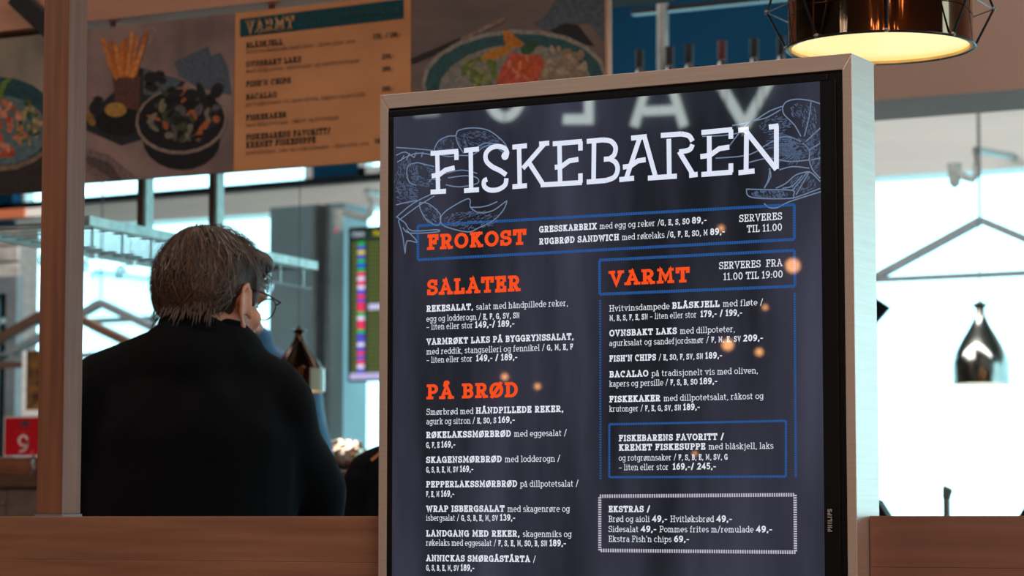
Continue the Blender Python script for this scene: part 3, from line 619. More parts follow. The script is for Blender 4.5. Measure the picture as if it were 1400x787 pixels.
E = [
 [([('REKESALAT, ', B), ('salat med håndpillede reker,', Lt)], 583, 426.3, 777), ([('egg og lodderogn / ', Lt), ('E, F, G, SV, SN', Sm)], 583, 439.8, 711), ([('– liten eller stor ', Lt), ('149,-/ 189,-', B)], 583, 450.8, 704)],
 [([('VARMRØKT LAKS PÅ BYGGRYNSSALAT,', B)], 583, 471.5, 785), ([('med reddik, stangselleri og fennikel / ', Lt), ('G, M, E, F', Sm)], 583, 484.5, 784), ([('– liten eller stor  ', Lt), ('149,- / 189,-', B)], 583, 496, 708)],
 [([('Smørbrød med ', Lt), ('HÅNDPILLEDE REKER,', B)], 583, 567, 771), ([('agurk og sitron / ', Lt), ('E, SO, S ', Sm), ('169,-', B)], 583, 580, 704.5)],
 [([('RØKELAKSSMØRBRØD ', B), ('med eggesalat /', Lt)], 582.5, 598.8, 775.5), ([('G, F, E ', Sm), ('169,-', B)], 582.5, 612, 623)],
 [([('SKAGENSMØRBRØD ', B), ('med lodderogn /', Lt)], 582.5, 632.8, 766.5), ([('G, S, B, E, M, SV ', Sm), ('169,-', B)], 582.5, 645.6, 647.5)],
 [([('PEPPERLAKSSMØRBRØD ', B), ('på dillpotetsalat /', Lt)], 582.5, 666.2, 791.5), ([('F, E, M ', Sm), ('169,-', B)], 582.5, 679, 621.5)],
 [([('WRAP ISBERGSALAT ', B), ('med skagenrøre og', Lt)], 582.5, 699.6, 779.5), ([('isbergsalat / ', Lt), ('G, S, B, E, M, SV ', Sm), ('139,-', B)], 582.5, 711.6, 705)],
 [([('LANDGANG MED REKER, ', B), ('skagenmiks og', Lt)], 582.5, 733.2, 782), ([('røkelaks med eggesalat / ', Lt), ('F, S, E, M, SO, B, SN ', Sm), ('189,-', B)], 582.5, 745.5, 774.5)],
 [([('ANNICKAS SMØRGÅSTÅRTA ', B), ('/', Lt)], 582.5, 767, 733), ([('G, S, B, E, M, SV ', Sm), ('189,-', B)], 582.5, 779.5, 649)],
 [([('Hvitvinsdampede ', Lt), ('BLÅSKJELL ', B), ('med fløte /', Lt)], 833, 425.7, 1044), ([('M, B, S, F, E, SN ', Sm), ('– liten eller stor  ', Lt), ('179,- / 199,-', B)], 833, 438.5, 1015.5)],
 [([('OVNSBAKT LAKS ', B), ('med dillpoteter,', Lt)], 833, 459.8, 1005.5), ([('agurksalat og sandefjordsmør / ', Lt), ('F, M, E, SV ', Sm), ('209,-', B)], 833, 473, 1044)],
 [([("FISH'N CHIPS ", B), ('/ ', Lt), ('E, SO, F, SV, SN ', Sm), ('189,-', B)], 833, 494.5, 988)],
 [([('BACALAO ', B), ('på tradisjonelt vis med oliven,', Lt)], 833, 516, 1037), ([('kapers og persille / ', Lt), ('F, S, B, SO ', Sm), ('189,-', B)], 833, 528.6, 981.5)],
 [([('FISKEKAKER ', B), ('med dillpotetsalat, råkost og', Lt)], 833, 550, 1044.5), ([('krutonger / ', Lt), ('F, E, G, SV, SN ', Sm), ('189,-', B)], 833, 562.8, 957.5)],
 [([('FISKEBARENS FAVORITT /', B)], 846, 603.2, 990.5), ([('KREMET FISKESUPPE ', B), ('med blåskjell, laks', Lt)], 846, 616, 1058), ([('og rotgrønnsaker / ', Lt), ('F, S, B, E, M, SV, G', Sm)], 846, 629.8, 995.5), ([('– liten eller stor  ', Lt), ('169,-/ 245,-', B)], 846, 642.6, 979.5)],
 [([('EKSTRAS /', B)], 832, 700, 889.5), ([('Brød og aioli ', Lt), ('49,- ', B), ('Hvitløksbrød ', Lt), ('49,-', B)], 832, 713.2, 1001.5), ([('Sidesalat ', Lt), ('49,- ', B), ('Pommes frites m/remulade ', Lt), ('49,-', B)], 832, 727, 1056.5), ([("Ekstra Fish'n chips ", Lt), ('69,-', B)], 832, 740.4, 943)],
]
for e in E: entry(e)
def dashed(mb, a, b_, wm, step=3.2, on=.8):
    L_ = math.hypot(b_[0]-a[0], b_[1]-a[1]); n = max(1, int(L_/step))
    for i in range(n):
        t0 = i/n; t1 = (i+on)/n
        stroke_px(mb, [(a[0]+(b_[0]-a[0])*t0, a[1]+(b_[1]-a[1])*t0), (a[0]+(b_[0]-a[0])*t1, a[1]+(b_[1]-a[1])*t1)], wm, YX)
def border(c, m, wm, on=.85):
    mb = MB()
    for i in range(4): dashed(mb, c[i], c[(i+1) % 4], wm, on=on)
    mb.build('text_border', m, scr)
border([(571, 308.5), (1086, 279.5), (1086, 327), (571.5, 355)], EB, .0042)
border([(819.5, 355.5), (1086, 342), (1087, 391), (820, 402)], EB, .0042)
border([(833, 579.8), (1074.5, 575), (1074.5, 651), (833, 652)], EB, .0032)
border([(820, 678), (1087, 676), (1087.5, 754.5), (820, 752)], EP, .005, .6)
mb = MB(); dashed(mb, (820.5, 410), (821, 656), .003, 3.5, .6); mb.build('text_border', EB, scr); mb = MB(); dashed(mb, (1086.5, 400), (1088, 653), .0035, 3, .7); mb.build('text_border', EB, scr)

# ================================================================== people
def cap_prim(bm, p0, p1, r0, r1, sq=(1, 1)):
    p0 = Vector(p0); p1 = Vector(p1); d = p1-p0; n = max(4, int(d.length/.02)); 
    for c, r in ((p0, r0), (p1, r1)):
        bmesh.ops.create_icosphere(bm, subdivisions=2, radius=1, matrix=Matrix.Translation(c) @ Matrix.Diagonal((r*sq[0], r*sq[1], r, 1)))
    mb = MB(); dd = d.normalized(); u = Vector((0, 1, 0)) if abs(dd.y) < .9 else Vector((1, 0, 0)); a = dd.cross(u).normalized(); b_ = dd.cross(a)
    N = 16; vs = []
    for i in range(2):
        c, r = ((p0, r0), (p1, r1))[i]
        ring = []
        for j in range(N):
            t = 2*math.pi*j/N; v = (a*math.cos(t)+b_*math.sin(t))*r; v = Vector((v.x*sq[0], v.y*sq[1], v.z)); ring.append(bm.verts.new(c+v))
        vs.append(ring)
    for j in range(N): bm.faces.new((vs[0][j], vs[0][(j+1) % N], vs[1][(j+1) % N], vs[1][j]))
    bm.faces.new(vs[0][::-1]); bm.faces.new(vs[1])
def organic(name, prims, voxel, m, parent, smooth=4, noise_amp=0, nscale=9, xf=None):
    bm = bmesh.new()
    for q in prims:
        if q[0] == 'e':
            mtx = Matrix.Translation(Vector(q[1])) @ (q[3].to_4x4() if len(q) > 3 else Matrix()) @ Matrix.Diagonal(tuple(q[2])+(1,))
            bmesh.ops.create_icosphere(bm, subdivisions=3, radius=1, matrix=mtx)
        else: cap_prim(bm, *q[1:])
    bmesh.ops.recalc_face_normals(bm, faces=bm.faces[:])
    me = bpy.data.meshes.new('tmp'); bm.to_mesh(me); bm.free()
    o = bpy.data.objects.new('tmp', me); COL.objects.link(o)
    r = o.modifiers.new('r', 'REMESH'); r.mode = 'VOXEL'; r.voxel_size = voxel; r.use_smooth_shade = True
    s = o.modifiers.new('s', 'SMOOTH'); s.factor = .5; s.iterations = smooth
    dg = bpy.context.evaluated_depsgraph_get(); ev = o.evaluated_get(dg); nm = bpy.data.meshes.new_from_object(ev)
    bpy.data.objects.remove(o); bpy.data.meshes.remove(me)
    if noise_amp:
        for v in nm.vertices:
            c = v.co; v.co = c + v.normal*(noise.noise(c*nscale)*noise_amp + noise.noise(Vector((c.x*nscale*2.2, c.y*nscale*2.2, c.z*nscale*.8)))*noise_amp*.4)
    for p_ in nm.polygons: p_.use_smooth = True
    nm.name = name; nm.materials.clear(); nm.materials.append(m)
    o = bpy.data.objects.new(name, nm); COL.objects.link(o); o.parent = parent; return o
def head_frame(c, yaw, pitch):
    """columns: side(right), forward, up"""
    f = Vector((math.sin(yaw), math.cos(yaw), 0)); s = Vector((math.cos(yaw), -math.sin(yaw), 0)); u = Vector((0, 0, 1))
    f2 = f*math.cos(pitch)-u*math.sin(pitch); u2 = u*math.cos(pitch)+f*math.sin(pitch)
    R = Matrix((s, f2, u2)).transposed()
    return lambda x, y, z: Vector(c)+R @ Vector((x, y, z)), R
SKIN = mat('skin', (206, 148, 124), .5, rgb2=(194, 132, 110), scale=(20, 20, 20), spec=.4)
SKIN.node_tree.nodes['Principled BSDF'].inputs['Subsurface Weight'].default_value = .12
SKIN.node_tree.nodes['Principled BSDF'].inputs['Subsurface Radius'].default_value = (.02, .008, .004)
HAIR = mat('brown_hair', (74, 53, 43), .55, rgb2=(50, 37, 31), scale=(40, 40, 12), nscale=3)
def hand(P, wrist, dirv, side):
    """palm plus five fingers from the wrist, slightly curled"""
    w_ = Vector(wrist); d = Vector(dirv).normalized(); u = Vector((0, 0, 1)); s = d.cross(u).normalized()*side; n_ = s.cross(d)*side
    k = w_+d*.085
    P.append(('c', w_+d*.01, w_+d*.05, .026, .03, (1, 1))); P.append(('c', w_+d*.05-s*.022, k-s*.026, .017, .014)); P.append(('c', w_+d*.05+s*.022, k+s*.026, .017, .014)); P.append(('c', w_+d*.05, k, .018, .015))
    for i, (o_, ln) in enumerate(((-.031, .062), (-.011, .073), (.011, .078), (.031, .07))):
        a = k+s*o_; b_ = a+d*ln*.5-n_*.008; c = b_+d*ln*.35-n_*.024; e = c+d*ln*.15-n_*.022
        P.append(('c', a, b_, .0095, .0088)); P.append(('c', b_, c, .0088, .008)); P.append(('c', c, e, .008, .0068))
    a = w_+d*.025+s*.03; b_ = a+d*.035+s*.025-n_*.01; c = b_+d*.03+s*.004-n_*.014
    P.append(('c', a, b_, .013, .0105)); P.append(('c', b_, c, .0105, .008))
def head_prims(hf, R, hs=1.0):
    P = [('e', hf(0, -.012, .012), (.074*hs, .097*hs, .088*hs), R), ('e', hf(0, .03, -.045), (.058, .068, .078), R), ('e', hf(0, .062, .03), (.05, .03, .045), R),
         ('e', hf(0, .052, -.098), (.03, .034, .024), R), ('e', hf(-.032, .02, -.085), (.024, .044, .024), R), ('e', hf(.032, .02, -.085), (.024, .044, .024), R),
         ('c', hf(0, .09, -.004), hf(0, .112, -.036), .0085, .0135), ('e', hf(0, .1, -.042), (.017, .012, .009), R),
         ('e', hf(0, .086, -.071), (.023, .012, .006), R), ('e', hf(0, .084, -.082), (.021, .012, .007), R),
         ('e', hf(-.032, .077, .012), (.024, .014, .009), R), ('e', hf(.032, .077, .012), (.024, .014, .009), R), ('e', hf(-.04, .062, -.035), (.022, .02, .02), R), ('e', hf(.04, .062, -.035), (.022, .02, .02), R)]
    for sd in (-1, 1):
        # ear: C-shaped helix, lobe and tragus
        pts = [(.0745, .004, -.026), (.079, -.008, .0), (.083, -.018, .022), (.087, -.027, .03), (.089, -.036, .02), (.088, -.036, -.004), (.083, -.026, -.026), (.078, -.014, -.042), (.076, -.008, -.048)]
        for a, b_ in zip(pts[:-1], pts[1:]): P.append(('c', hf(a[0]*sd, a[1]+.03, a[2]-.02), hf(b_[0]*sd, b_[1]+.03, b_[2]-.02), .005, .005))
        P.append(('e', hf(.076*sd, .012, -.022), (.005, .014, .026), R @ Matrix.Rotation(sd*.45, 3, 'Z'))); P.append(('e', hf(.075*sd, .02, -.062), (.005, .008, .01), R)); P.append(('e', hf(.073*sd, .026, -.034), (.006, .006, .01), R))
    return P
def glasses(hf, parent):
    g_ = bpy.data.objects.new('eyeglasses', None)
    mb = MB()
    for sd in (-1, 1):
        mb.tube([hf(sd*.074, .095, .004), hf(sd*.08, .06, .006), hf(sd*.081, .012, .006), hf(sd*.079, -.008, -.004)], .0014, 6)
        c = [hf(sd*(.036+.027*math.cos(t)), .099-.004*abs(math.cos(t)), -.006+.02*math.sin(t)) for t in [2*math.pi*i/20 for i in range(20)]]
        mb.tube(c, .0013, 6, closed=True); mb.tube([hf(sd*.063, .096, .0), hf(sd*.074, .095, .004)], .0013, 6)
    mb.tube([hf(-.01, .1, 0), hf(0, .104, .003), hf(.01, .1, 0)], .0012, 6)
    o = mb.build('eyeglasses', M['cord']); o.parent = parent
    mb = MB()
    for sd in (-1, 1):
        mb.add([hf(sd*(.036+.026*math.cos(t)), .098-.004*abs(math.cos(t)), -.006+.019*math.sin(t)) for t in [2*math.pi*i/20 for i in range(20)]], [tuple(range(20))])
    q = mb.build('lens', gm); q.parent = o
    return o
def hair_strands(hf, hr, parent, m, n=2600, hl=.05, seed=1, cen=(0, -.012, .012)):
    rn = random.Random(seed); mb = MB()
    for _ in range(n):
        th = rn.uniform(0, 2*math.pi); ph = math.acos(rn.uniform(-.88, 1))
        d = Vector((math.sin(ph)*math.cos(th), math.sin(ph)*math.sin(th), math.cos(ph)))   # side, fwd, up
        if d.y > .35 and d.z < .34: continue
        if d.y > .0 and d.z < -.05 and not (d.y > .3 and d.z > -.4 and abs(d.x) > .75): continue
        if d.z < -.45 and d.y > -.35: continue
        if abs(d.x) > .6 and -.02 < d.y < .34 and d.z < .05: continue
        base = Vector((d.x*hr[0], d.y*hr[1], d.z*hr[2]))
        # flow: away from crown at the back top, downwards
        cr_ = Vector((.01, -.5, .85)); fl = (d-cr_*(d.dot(cr_))).normalized(); fl = (fl+Vector((0, 0, -.35))+Vector((rn.gauss(0, .25), rn.gauss(0, .25), rn.gauss(0, .2)))); fl -= d*fl.dot(d); fl.normalize()
        if d.z > .5 and d.y > 0: fl = (fl+Vector((.8, .4, 0))).normalized()
        ln = hl*rn.uniform(.5, 1.1); sidev = d.cross(fl).normalized()*rn.uniform(.0006, .0016)
        lift = rn.uniform(.002, .012); pts = []
        for k in range(4):
            t = k/3; dir_ = (base.normalized()+fl*t*ln/.09).normalized()
            pp = Vector((dir_.x*hr[0], dir_.y*hr[1], dir_.z*hr[2]))*(1+.02) + dir_*(lift*math.sin(t*2.2)+.0015)
            pp += Vector((0, 0, -.004*t*t)); pts.append((pp, sidev*(1-t*.8)))
        if any(abs(pp.x) > .055 and -.005 < pp.y < .038 and pp.z < .0 for pp, sv in pts): continue
        vs = []
        for pp, sv in pts:
            q = pp+Vector(cen); vs += [hf(*(q-sv)), hf(*(q+sv))]
        mb.add(vs, [(0, 1, 3, 2), (2, 3, 5, 4), (4, 5, 7, 6)])
    o = mb.build('hair_strands', m); o.parent = parent; o['kind'] = 'stuff'; return o

# ---- the man in the black jacket (local frame: x right of view, y away, z up)
dm = 4.72; g0 = PD(300, 600, dm); k_ = dm/F
man = thing('person', 'man in a black jacket seen from behind, short brown hair and glasses, head turned right', 'person', (g0.x, g0.y, 0), rz=YAW+math.atan(400/F))
def lx(px): return (px-300)*k_
def lz(py): return CH+(HOR-py)*k_
hc_ = (lx(291)+.0, .0, lz(398)); hf, R = head_frame(hc_, math.radians(50), math.radians(14))
tx = lx(262)
BP = head_prims(hf, R)
nb = Vector((lx(278), -.03, lz(505)))
BP += [('c', hf(0, -.03, -.05), nb, .056, .06), ('c', nb, (tx, .0, 1.30), .07, .11, (1.15, .8)), ('c', (tx, 0, 1.32), (tx, 0, 1.0), .115, .11, (1.25, .8)), ('c', (tx, 0, 1.0), (tx, 0, .88), .115, .12, (1.2, .85)),
       ('c', (tx-.15, -.01, 1.355), (tx+.12, -.01, 1.355), .045, .04)]
for sd in (-1, 1):
    sh_ = Vector((lx(382) if sd > 0 else lx(122), 0, lz(552))); el = Vector((lx(430) if sd > 0 else lx(110), .07, 1.13)); wr = Vector((tx+sd*.12, .3, 1.12))
    BP += [('c', sh_, el, .04, .034), ('c', el, wr, .032, .024)]; hand(BP, wr, (-sd*.25, .9, .1), -sd)
    BP += [('c', (tx+sd*.085, 0, .88), (tx+sd*.095, .01, .48), .075, .05), ('c', (tx+sd*.095, .01, .48), (tx+sd*.1, -.02, .09), .048, .034), ('c', (tx+sd*.1, -.03, .045), (tx+sd*.12, .14, .03), .035, .025)]
organic('body', BP, .0055, SKIN, man, 3)
JK = mat('black_jacket_wool', (9, 11, 16), .9, rgb2=(6, 8, 12), scale=(60, 60, 60), spec=.12)
JK.node_tree.nodes['Principled BSDF'].inputs['Sheen Weight'].default_value = .0
shL = Vector((lx(108), .0, lz(520)-.045+.0)); shR = Vector((lx(392), .0, lz(525)-.005))
JP = [('c', (tx, -.02, 1.31), (tx, 0, .98), .15, .145, (1.3, .82)), ('c', (tx, 0, .98), (tx, 0, .84), .15, .155, (1.2, .82)),
      ('c', (lx(150), -.02, lz(525)), (lx(262), -.03, lz(502)), .062, .09, (1, .95)), ('c', (lx(262), -.03, lz(502)), (lx(375), -.02, lz(532)), .09, .056, (1, .95)),
      ('c', (lx(250), -.05, lz(505)), (lx(300), -.035, lz(492)), .088, .078, (1.1, .9)),
      ('c', (lx(118), -.02, lz(548)), (lx(110), .03, 1.15), .068, .062), ('c', (lx(385), -.02, lz(550)), (lx(398), .0, lz(605)), .06, .056), ('c', (lx(394), .0, lz(600)), (lx(433), .05, lz(668)), .057, .056), ('c', (lx(433), .05, lz(668)), (lx(431), .09, lz(720)), .057, .053),
      ('c', (lx(110), .03, 1.15), (tx-.12, .26, 1.12), .056, .04), ('c', (lx(431), .09, 1.13), (tx+.13, .27, 1.12), .054, .042)]
organic('jacket', JP, .009, JK, man, 5, .006, 9)
# collar standing round the neck: a tapering ring, high at the nape
cb = MB(); N = 36; rings = []
for j, (rr, dz, oo) in enumerate(((.083, -.05, 0), (.078, 0, 0), (.075, 0, 0), (.073, -.055, 0))):
    for i in range(N):
        t = 2*math.pi*i/N; back = .5-.5*math.sin(t)   # 1 at the back (y negative)
        x = lx(274)+rr*1.0*math.cos(t); y = -.022+rr*.95*math.sin(t)
        z = lz(458)+back*.036+dz - .022*math.cos(t) - .05*(1-back)
        cb.v.append(Vector((x, y, z)))
for j in range(4):
    for i in range(N): cb.f.append((j*N+i, j*N+(i+1) % N, ((j+1) % 4)*N+(i+1) % N, ((j+1) % 4)*N+i))
cl = cb.build('collar', JK, smooth=True); cl.parent = man
sb = cl.modifiers.new('s', 'SUBSURF'); sb.levels = 2; sb.render_levels = 2
TR = mat('dark_trousers', (30, 32, 40), .85)
TP = [('c', (tx, 0, .95), (tx, 0, .86), .125, .13, (1.2, .85))]
for sd in (-1, 1): TP += [('c', (tx+sd*.085, 0, .88), (tx+sd*.095, .01, .48), .09, .065), ('c', (tx+sd*.095, .01, .48), (tx+sd*.1, -.02, .1), .064, .052)]
organic('trousers', TP, .012, TR, man, 3)
for sd in (-1, 1): organic('shoe', [('c', (tx+sd*.1, -.03, .05), (tx+sd*.125, .16, .04), .048, .038), ('e', (tx+sd*.112, .06, .02), (.05, .13, .02))], .008, M['black'], man, 3)
hr = (.084, .106, .099)
HP = [('e', hf(0, -.02, .02), (.0825, .104, .094), R), ('e', hf(0, -.055, -.02), (.071, .062, .07), R), ('e', hf(.0, .03, .058), (.064, .056, .042), R), ('e', hf(.03, .052, .068), (.04, .04, .024), R), ('e', hf(-.05, -.03, .0), (.034, .05, .062), R), ('e', hf(.05, -.045, .0), (.034, .045, .06), R), ('e', hf(0, -.055, -.06), (.052, .036, .03), R), ('e', hf(.07, .034, .004), (.008, .012, .03), R), ('e', hf(-.072, .028, .0), (.01, .012, .035), R)]
organic('hair', HP, .005, HAIR, man, 3, .004, 26)
hair_strands(hf, hr, man, HAIR, 3000, .06)
HAIR2 = mat('brown_hair_light', (104, 76, 58), .5, rgb2=(72, 52, 41), scale=(40, 40, 12), nscale=3)
hair_strands(hf, (.0855, .108, .101), man, HAIR2, 1100, .055, 5)
hs2 = MB(); rn = random.Random(11)
for _ in range(300):      # nape fringe
    t = rn.uniform(-1.45, 1.45)
    a = Vector((math.sin(t)*.074, -.04-math.cos(t)*.058, rn.uniform(-.07, -.03))); dn = Vector((math.sin(t)*.25+rn.gauss(0, .18), -math.cos(t)*.25, -1)).normalized(); ln = rn.uniform(.012, .034); sv = Vector((math.cos(t), math.sin(t), 0))*rn.uniform(.0008, .0018)
    hs2.add([hf(*(a-sv)), hf(*(a+sv)), hf(*(a+dn*ln*.6+sv*.6)), hf(*(a+dn*ln*.6-sv*.6)), hf(*(a+dn*ln))], [(0, 1, 2, 3), (3, 2, 4)])
o = hs2.build('nape_hair', HAIR); o.parent = man; o['kind'] = 'stuff'
glasses(hf, man)

# ---- the person in blue behind him
db = 8.3; kb = db/F; gb0 = PD(343, 600, db)
wp = thing('person', 'person in a blue jacket mostly hidden behind the man in black', 'person', (gb0.x, gb0.y, 0), rz=YAW+.1)
bz = lambda py: CH+(HOR-py)*kb; bxx = lambda px: (px-343)*kb
hf2, R2 = head_frame((-.08, 0, bz(422)), math.radians(200), math.radians(8))
BP = head_prims(hf2, R2)+[('c', hf2(0, -.02, -.05), (0, 0, bz(478)), .052, .06), ('c', (0, 0, bz(545)), (0, 0, 1.0), .1, .11, (1.1, .8)), ('c', (0, 0, 1.0), (0, 0, .88), .12, .12, (1.2, .8))]
for sd in (-1, 1):
    el = Vector((sd*.2, .0, bz(640))); wr = Vector((sd*.12, -.22, bz(640)+.02))
    BP += [('c', (sd*.15, 0, bz(524)), el, .036, .03), ('c', el, wr, .03, .024)]; hand(BP, wr, (-sd*.2, -.9, 0), sd)
    BP += [('c', (sd*.085, 0, .88), (sd*.09, .0, .48), .075, .05), ('c', (sd*.09, .0, .48), (sd*.095, .02, .08), .048, .034), ('c', (sd*.095, .02, .045), (sd*.1, -.14, .03), .034, .025)]
organic('body', BP, .009, SKIN, wp, 2)
BJ = mat('blue_jacket', (30, 96, 132), .6, rgb2=(18, 66, 100), scale=(9, 9, 9), nscale=2)
JP = [('c', (0, 0, bz(530)), (0, 0, .92), .13, .14, (1.15, .85)), ('c', (-.14, 0, bz(515)), (0, 0, bz(492)), .06, .075), ('c', (0, 0, bz(492)), (.15, 0, bz(522)), .075, .062), ('c', (0, 0, bz(470)), (0, 0, bz(488)), .068, .08)]
for sd in (-1, 1): JP += [('c', (sd*.15, 0, bz(520)), (sd*.205, .0, bz(640)), .066, .056), ('c', (sd*.205, .0, bz(640)), (sd*.13, -.19, bz(640)+.02), .052, .042)]
organic('jacket', JP, .012, BJ, wp, 3, .012, 10)
TP = [('c', (0, 0, .95), (0, 0, .86), .125, .13, (1.2, .85))]
for sd in (-1, 1): TP += [('c', (sd*.085, 0, .88), (sd*.09, .0, .48), .09, .065), ('c', (sd*.09, .0, .48), (sd*.095, .02, .1), .064, .05), ('c', (sd*.095, .02, .05), (sd*.1, -.16, .04), .045, .036)]
organic('trousers', TP, .014, TR, wp, 3)
organic('hair', [('e', hf2(0, -.02, .025), (.084, .1, .092), R2), ('e', hf2(0, -.05, -.03), (.075, .06, .07), R2)], .008, mat('dark_hair', (44, 34, 30), .5), wp, 2, .004, 26)

# ================================================================== lamps
def mirror_mat(name, rgb, rough=.06): return mat(name, rgb, rough, metal=1.0, rgb2=tuple(x*.85 for x in rgb), scale=(2, 2, 2))
COPPER = mirror_mat('dark_copper_mirror', (150, 112, 90), .06); CHROME = mirror_mat('smoked_chrome', (150, 152, 148), .16)
GLOWC = (255, 206, 122)
def bell(c, D, H, straight, label, mshade, n_, name='pendant_lamp', em=1.6, cordtop=None, glow=True, energy=0):
    t = thing(name, label, 'lamp', c); R0 = D/2; c = Vector(c)
    prof = [(R0, 0), (R0*1.005, H*.06), (R0, straight), (R0*.975, H*.28), (R0*.9, H*.37), (R0*.77, H*.46), (R0*.6, H*.56), (R0*.43, H*.65), (R0*.28, H*.74), (R0*.19, H*.82), (R0*.16, H*.89), (R0*.3, H*.935), (R0*.3, H*.945), (R0*.1, H*.97), (R0*.06, H)]
    MB().lathe(c, prof, n_, cap1=True).build('lamp_shade', mshade, t, smooth=True)
    inner = [(r*.97, z) for r, z in prof[:8]]
    MB().lathe(c, [(R0, 0), (R0*.97, .0)]+inner, n_).build('shade_lining', mat('cream_lining', (240, 214, 160), .6), t, smooth=True)
    MB().lathe(c, [(0.0005, .004), (R0*.965, .004)], n_).build('diffuser', emat('lamp_glow', GLOWC, em, base=(120, 100, 60)), t)
    MB().tube([c+Vector((0, 0, H)), (c.x, c.y, cordtop or CEIL)], (.0012 if D < .2 else .003) if D < .28 else .004, 8).build('cord', M['cord'], t)
    return t
cb_ = PY(1203.5, 66, 4.02)
lamp = bell(cb_, .2985, .42, .13, 'large dark copper pendant lamp in a wire cage, glowing cream disc, above the display corner', COPPER, 72, 'caged_pendant_lamp', 1.15)
n8 = 8; up_ = []; lo_ = []
for i in range(n8):
    a = 2*math.pi*i/n8+.42; up_.append(cb_+Vector((.184*math.cos(a), .184*math.sin(a), .062+.0))); a2 = a+math.pi/n8; lo_.append(cb_+Vector((.153*math.cos(a), .153*math.sin(a), 0.002)))
tp_ = [cb_+Vector((.06*math.cos(2*math.pi*i/n8+.42), .06*math.sin(2*math.pi*i/n8+.42), .40)) for i in range(n8)]
CG = MB()
for i in range(n8):
    CG.tube([up_[i]+Vector((.0, 0, 0)), lo_[i]], .0022, 6); CG.tube([up_[i], tp_[i]], .0022, 6)
CG.tube([cb_+Vector((.1525*math.cos(t), .1525*math.sin(t), 0)) for t in [2*math.pi*j/64 for j in range(64)]], .0022, 6, closed=True)
CG.build('wire_cage', M['darkmetal'], lamp, smooth=True)
CG = MB()
for i in range(n8):
    j = (i+1) % n8; CG.tube([up_[i], up_[j]], .0012, 5)
CG.build('cage_ring', M['steel'], lamp, smooth=True)
for q in up_+lo_: MB().sphere(q, .0045, 8).build('cage_joint', M['steel'], lamp, smooth=True)
pl = bpy.data.lights.new('lamp_bulb', 'POINT'); pl.energy = .6; pl.color = (1, .75, .45); pl.shadow_soft_size = .05
po = bpy.data.objects.new('lamp_bulb', pl); COL.objects.link(po); po.parent = lamp; po.location = (0, 0, -.12)
YF = 11.7
bell(PY(1341.5, 525, YF), .262, PY(1341.5, 409, YF).z-PY(1341.5, 525, YF).z, .08, 'small smoked-chrome bell pendant lamp under the roof-shaped frame at right', CHROME, 40, em=.9)
bell(PY(408, 535, 6.8), .16, .2, .07, 'dark bell pendant lamp half hidden behind the man\'s shoulder', mirror_mat('brown_mirror', (84, 64, 52), .1), 36, em=1.2)

# roof-shaped frame at right
rf = thing('roof_frame', 'grey roof-shaped metal frame hanging above the far bell lamp at right', 'frame', PY(1341, 298, YF-.0))
Pq = lambda x, y: PY(x, y, YF)
ap = Pq(1341, 301); fl_ = Pq(1188, 388); zc = Pq(1341, 376).z
flx = ap.x-(ap.x-Pq(1190, 388).x); half = ap.x-flx
MB().beam((ap.x, YF, ap.z), (ap.x-half, YF, zc), .05, .034).build('left_rafter', M['greymetal'], rf)
MB().beam((ap.x, YF, ap.z), (ap.x+half, YF, zc), .05, .034).build('right_rafter', M['greymetal'], rf)
MB().beam((ap.x-half, YF, zc), (ap.x+half, YF, zc), .05, .024).build('tie_bar', M['greymetal'], rf)
MB().tube([(ap.x, YF, ap.z), (ap.x, YF, CEIL)], .004, 6).build('hanging_wire', M['cord'], rf)
# left roof frames behind the glass rack
def slant(a, b_, d, wd, m, name, label, cat='bar', c=None):
    A = PD(*a, d); B_ = PD(*b_, c or d); return tag(MB().beam(A-A, B_-A, .04, wd).build(name, m, loc=A), label, cat)
YG = 10.6
def roof_left(apx, apy, wdt, dy, Y, label, m, th):
    a = PY(apx, apy, Y); t = thing('roof_frame', label, 'frame', a)
    h = dy; lft = (a.x-wdt, Y, a.z-h); rgt = (a.x+wdt, Y, a.z-h)
    MB().beam(a, rgt, .05, th).build('right_rafter', m, t); MB().beam(a, lft, .05, th).build('left_rafter', m, t)
    MB().beam(lft, rgt, .05, th*.75).build('tie_bar', m, t)
    MB().tube([a, (a.x, Y, CEIL)], .004, 6).build('hanging_wire', M['cord'], t)
roof_left(138, 414, .62, .26, YG, 'grey roof-shaped metal frame behind the post, upper one', M['greymetal'], .034)
roof_left(76, 420, .62, .26, YG-.9, 'brown roof-shaped wooden frame just right of the post, lower one', M['wood_dark'], .036)
A = PY(10, 444, 12.2); B_ = PY(215, 430, 12.2)
rl = thing('rail', 'thin grey horizontal rail across the window behind the post', 'rail', (A.x, 12.2, 0))
MB().beam((A.x, 12.2, A.z), (B_.x, 12.2, A.z), .03, .028).build('rail_bar', M['greymetal'], rl)
for xx in (A.x+.05, B_.x-.02): MB().beam((xx, 12.2, 0), (xx, 12.2, A.z), .02, .02).build('leg', M['white'], rl)

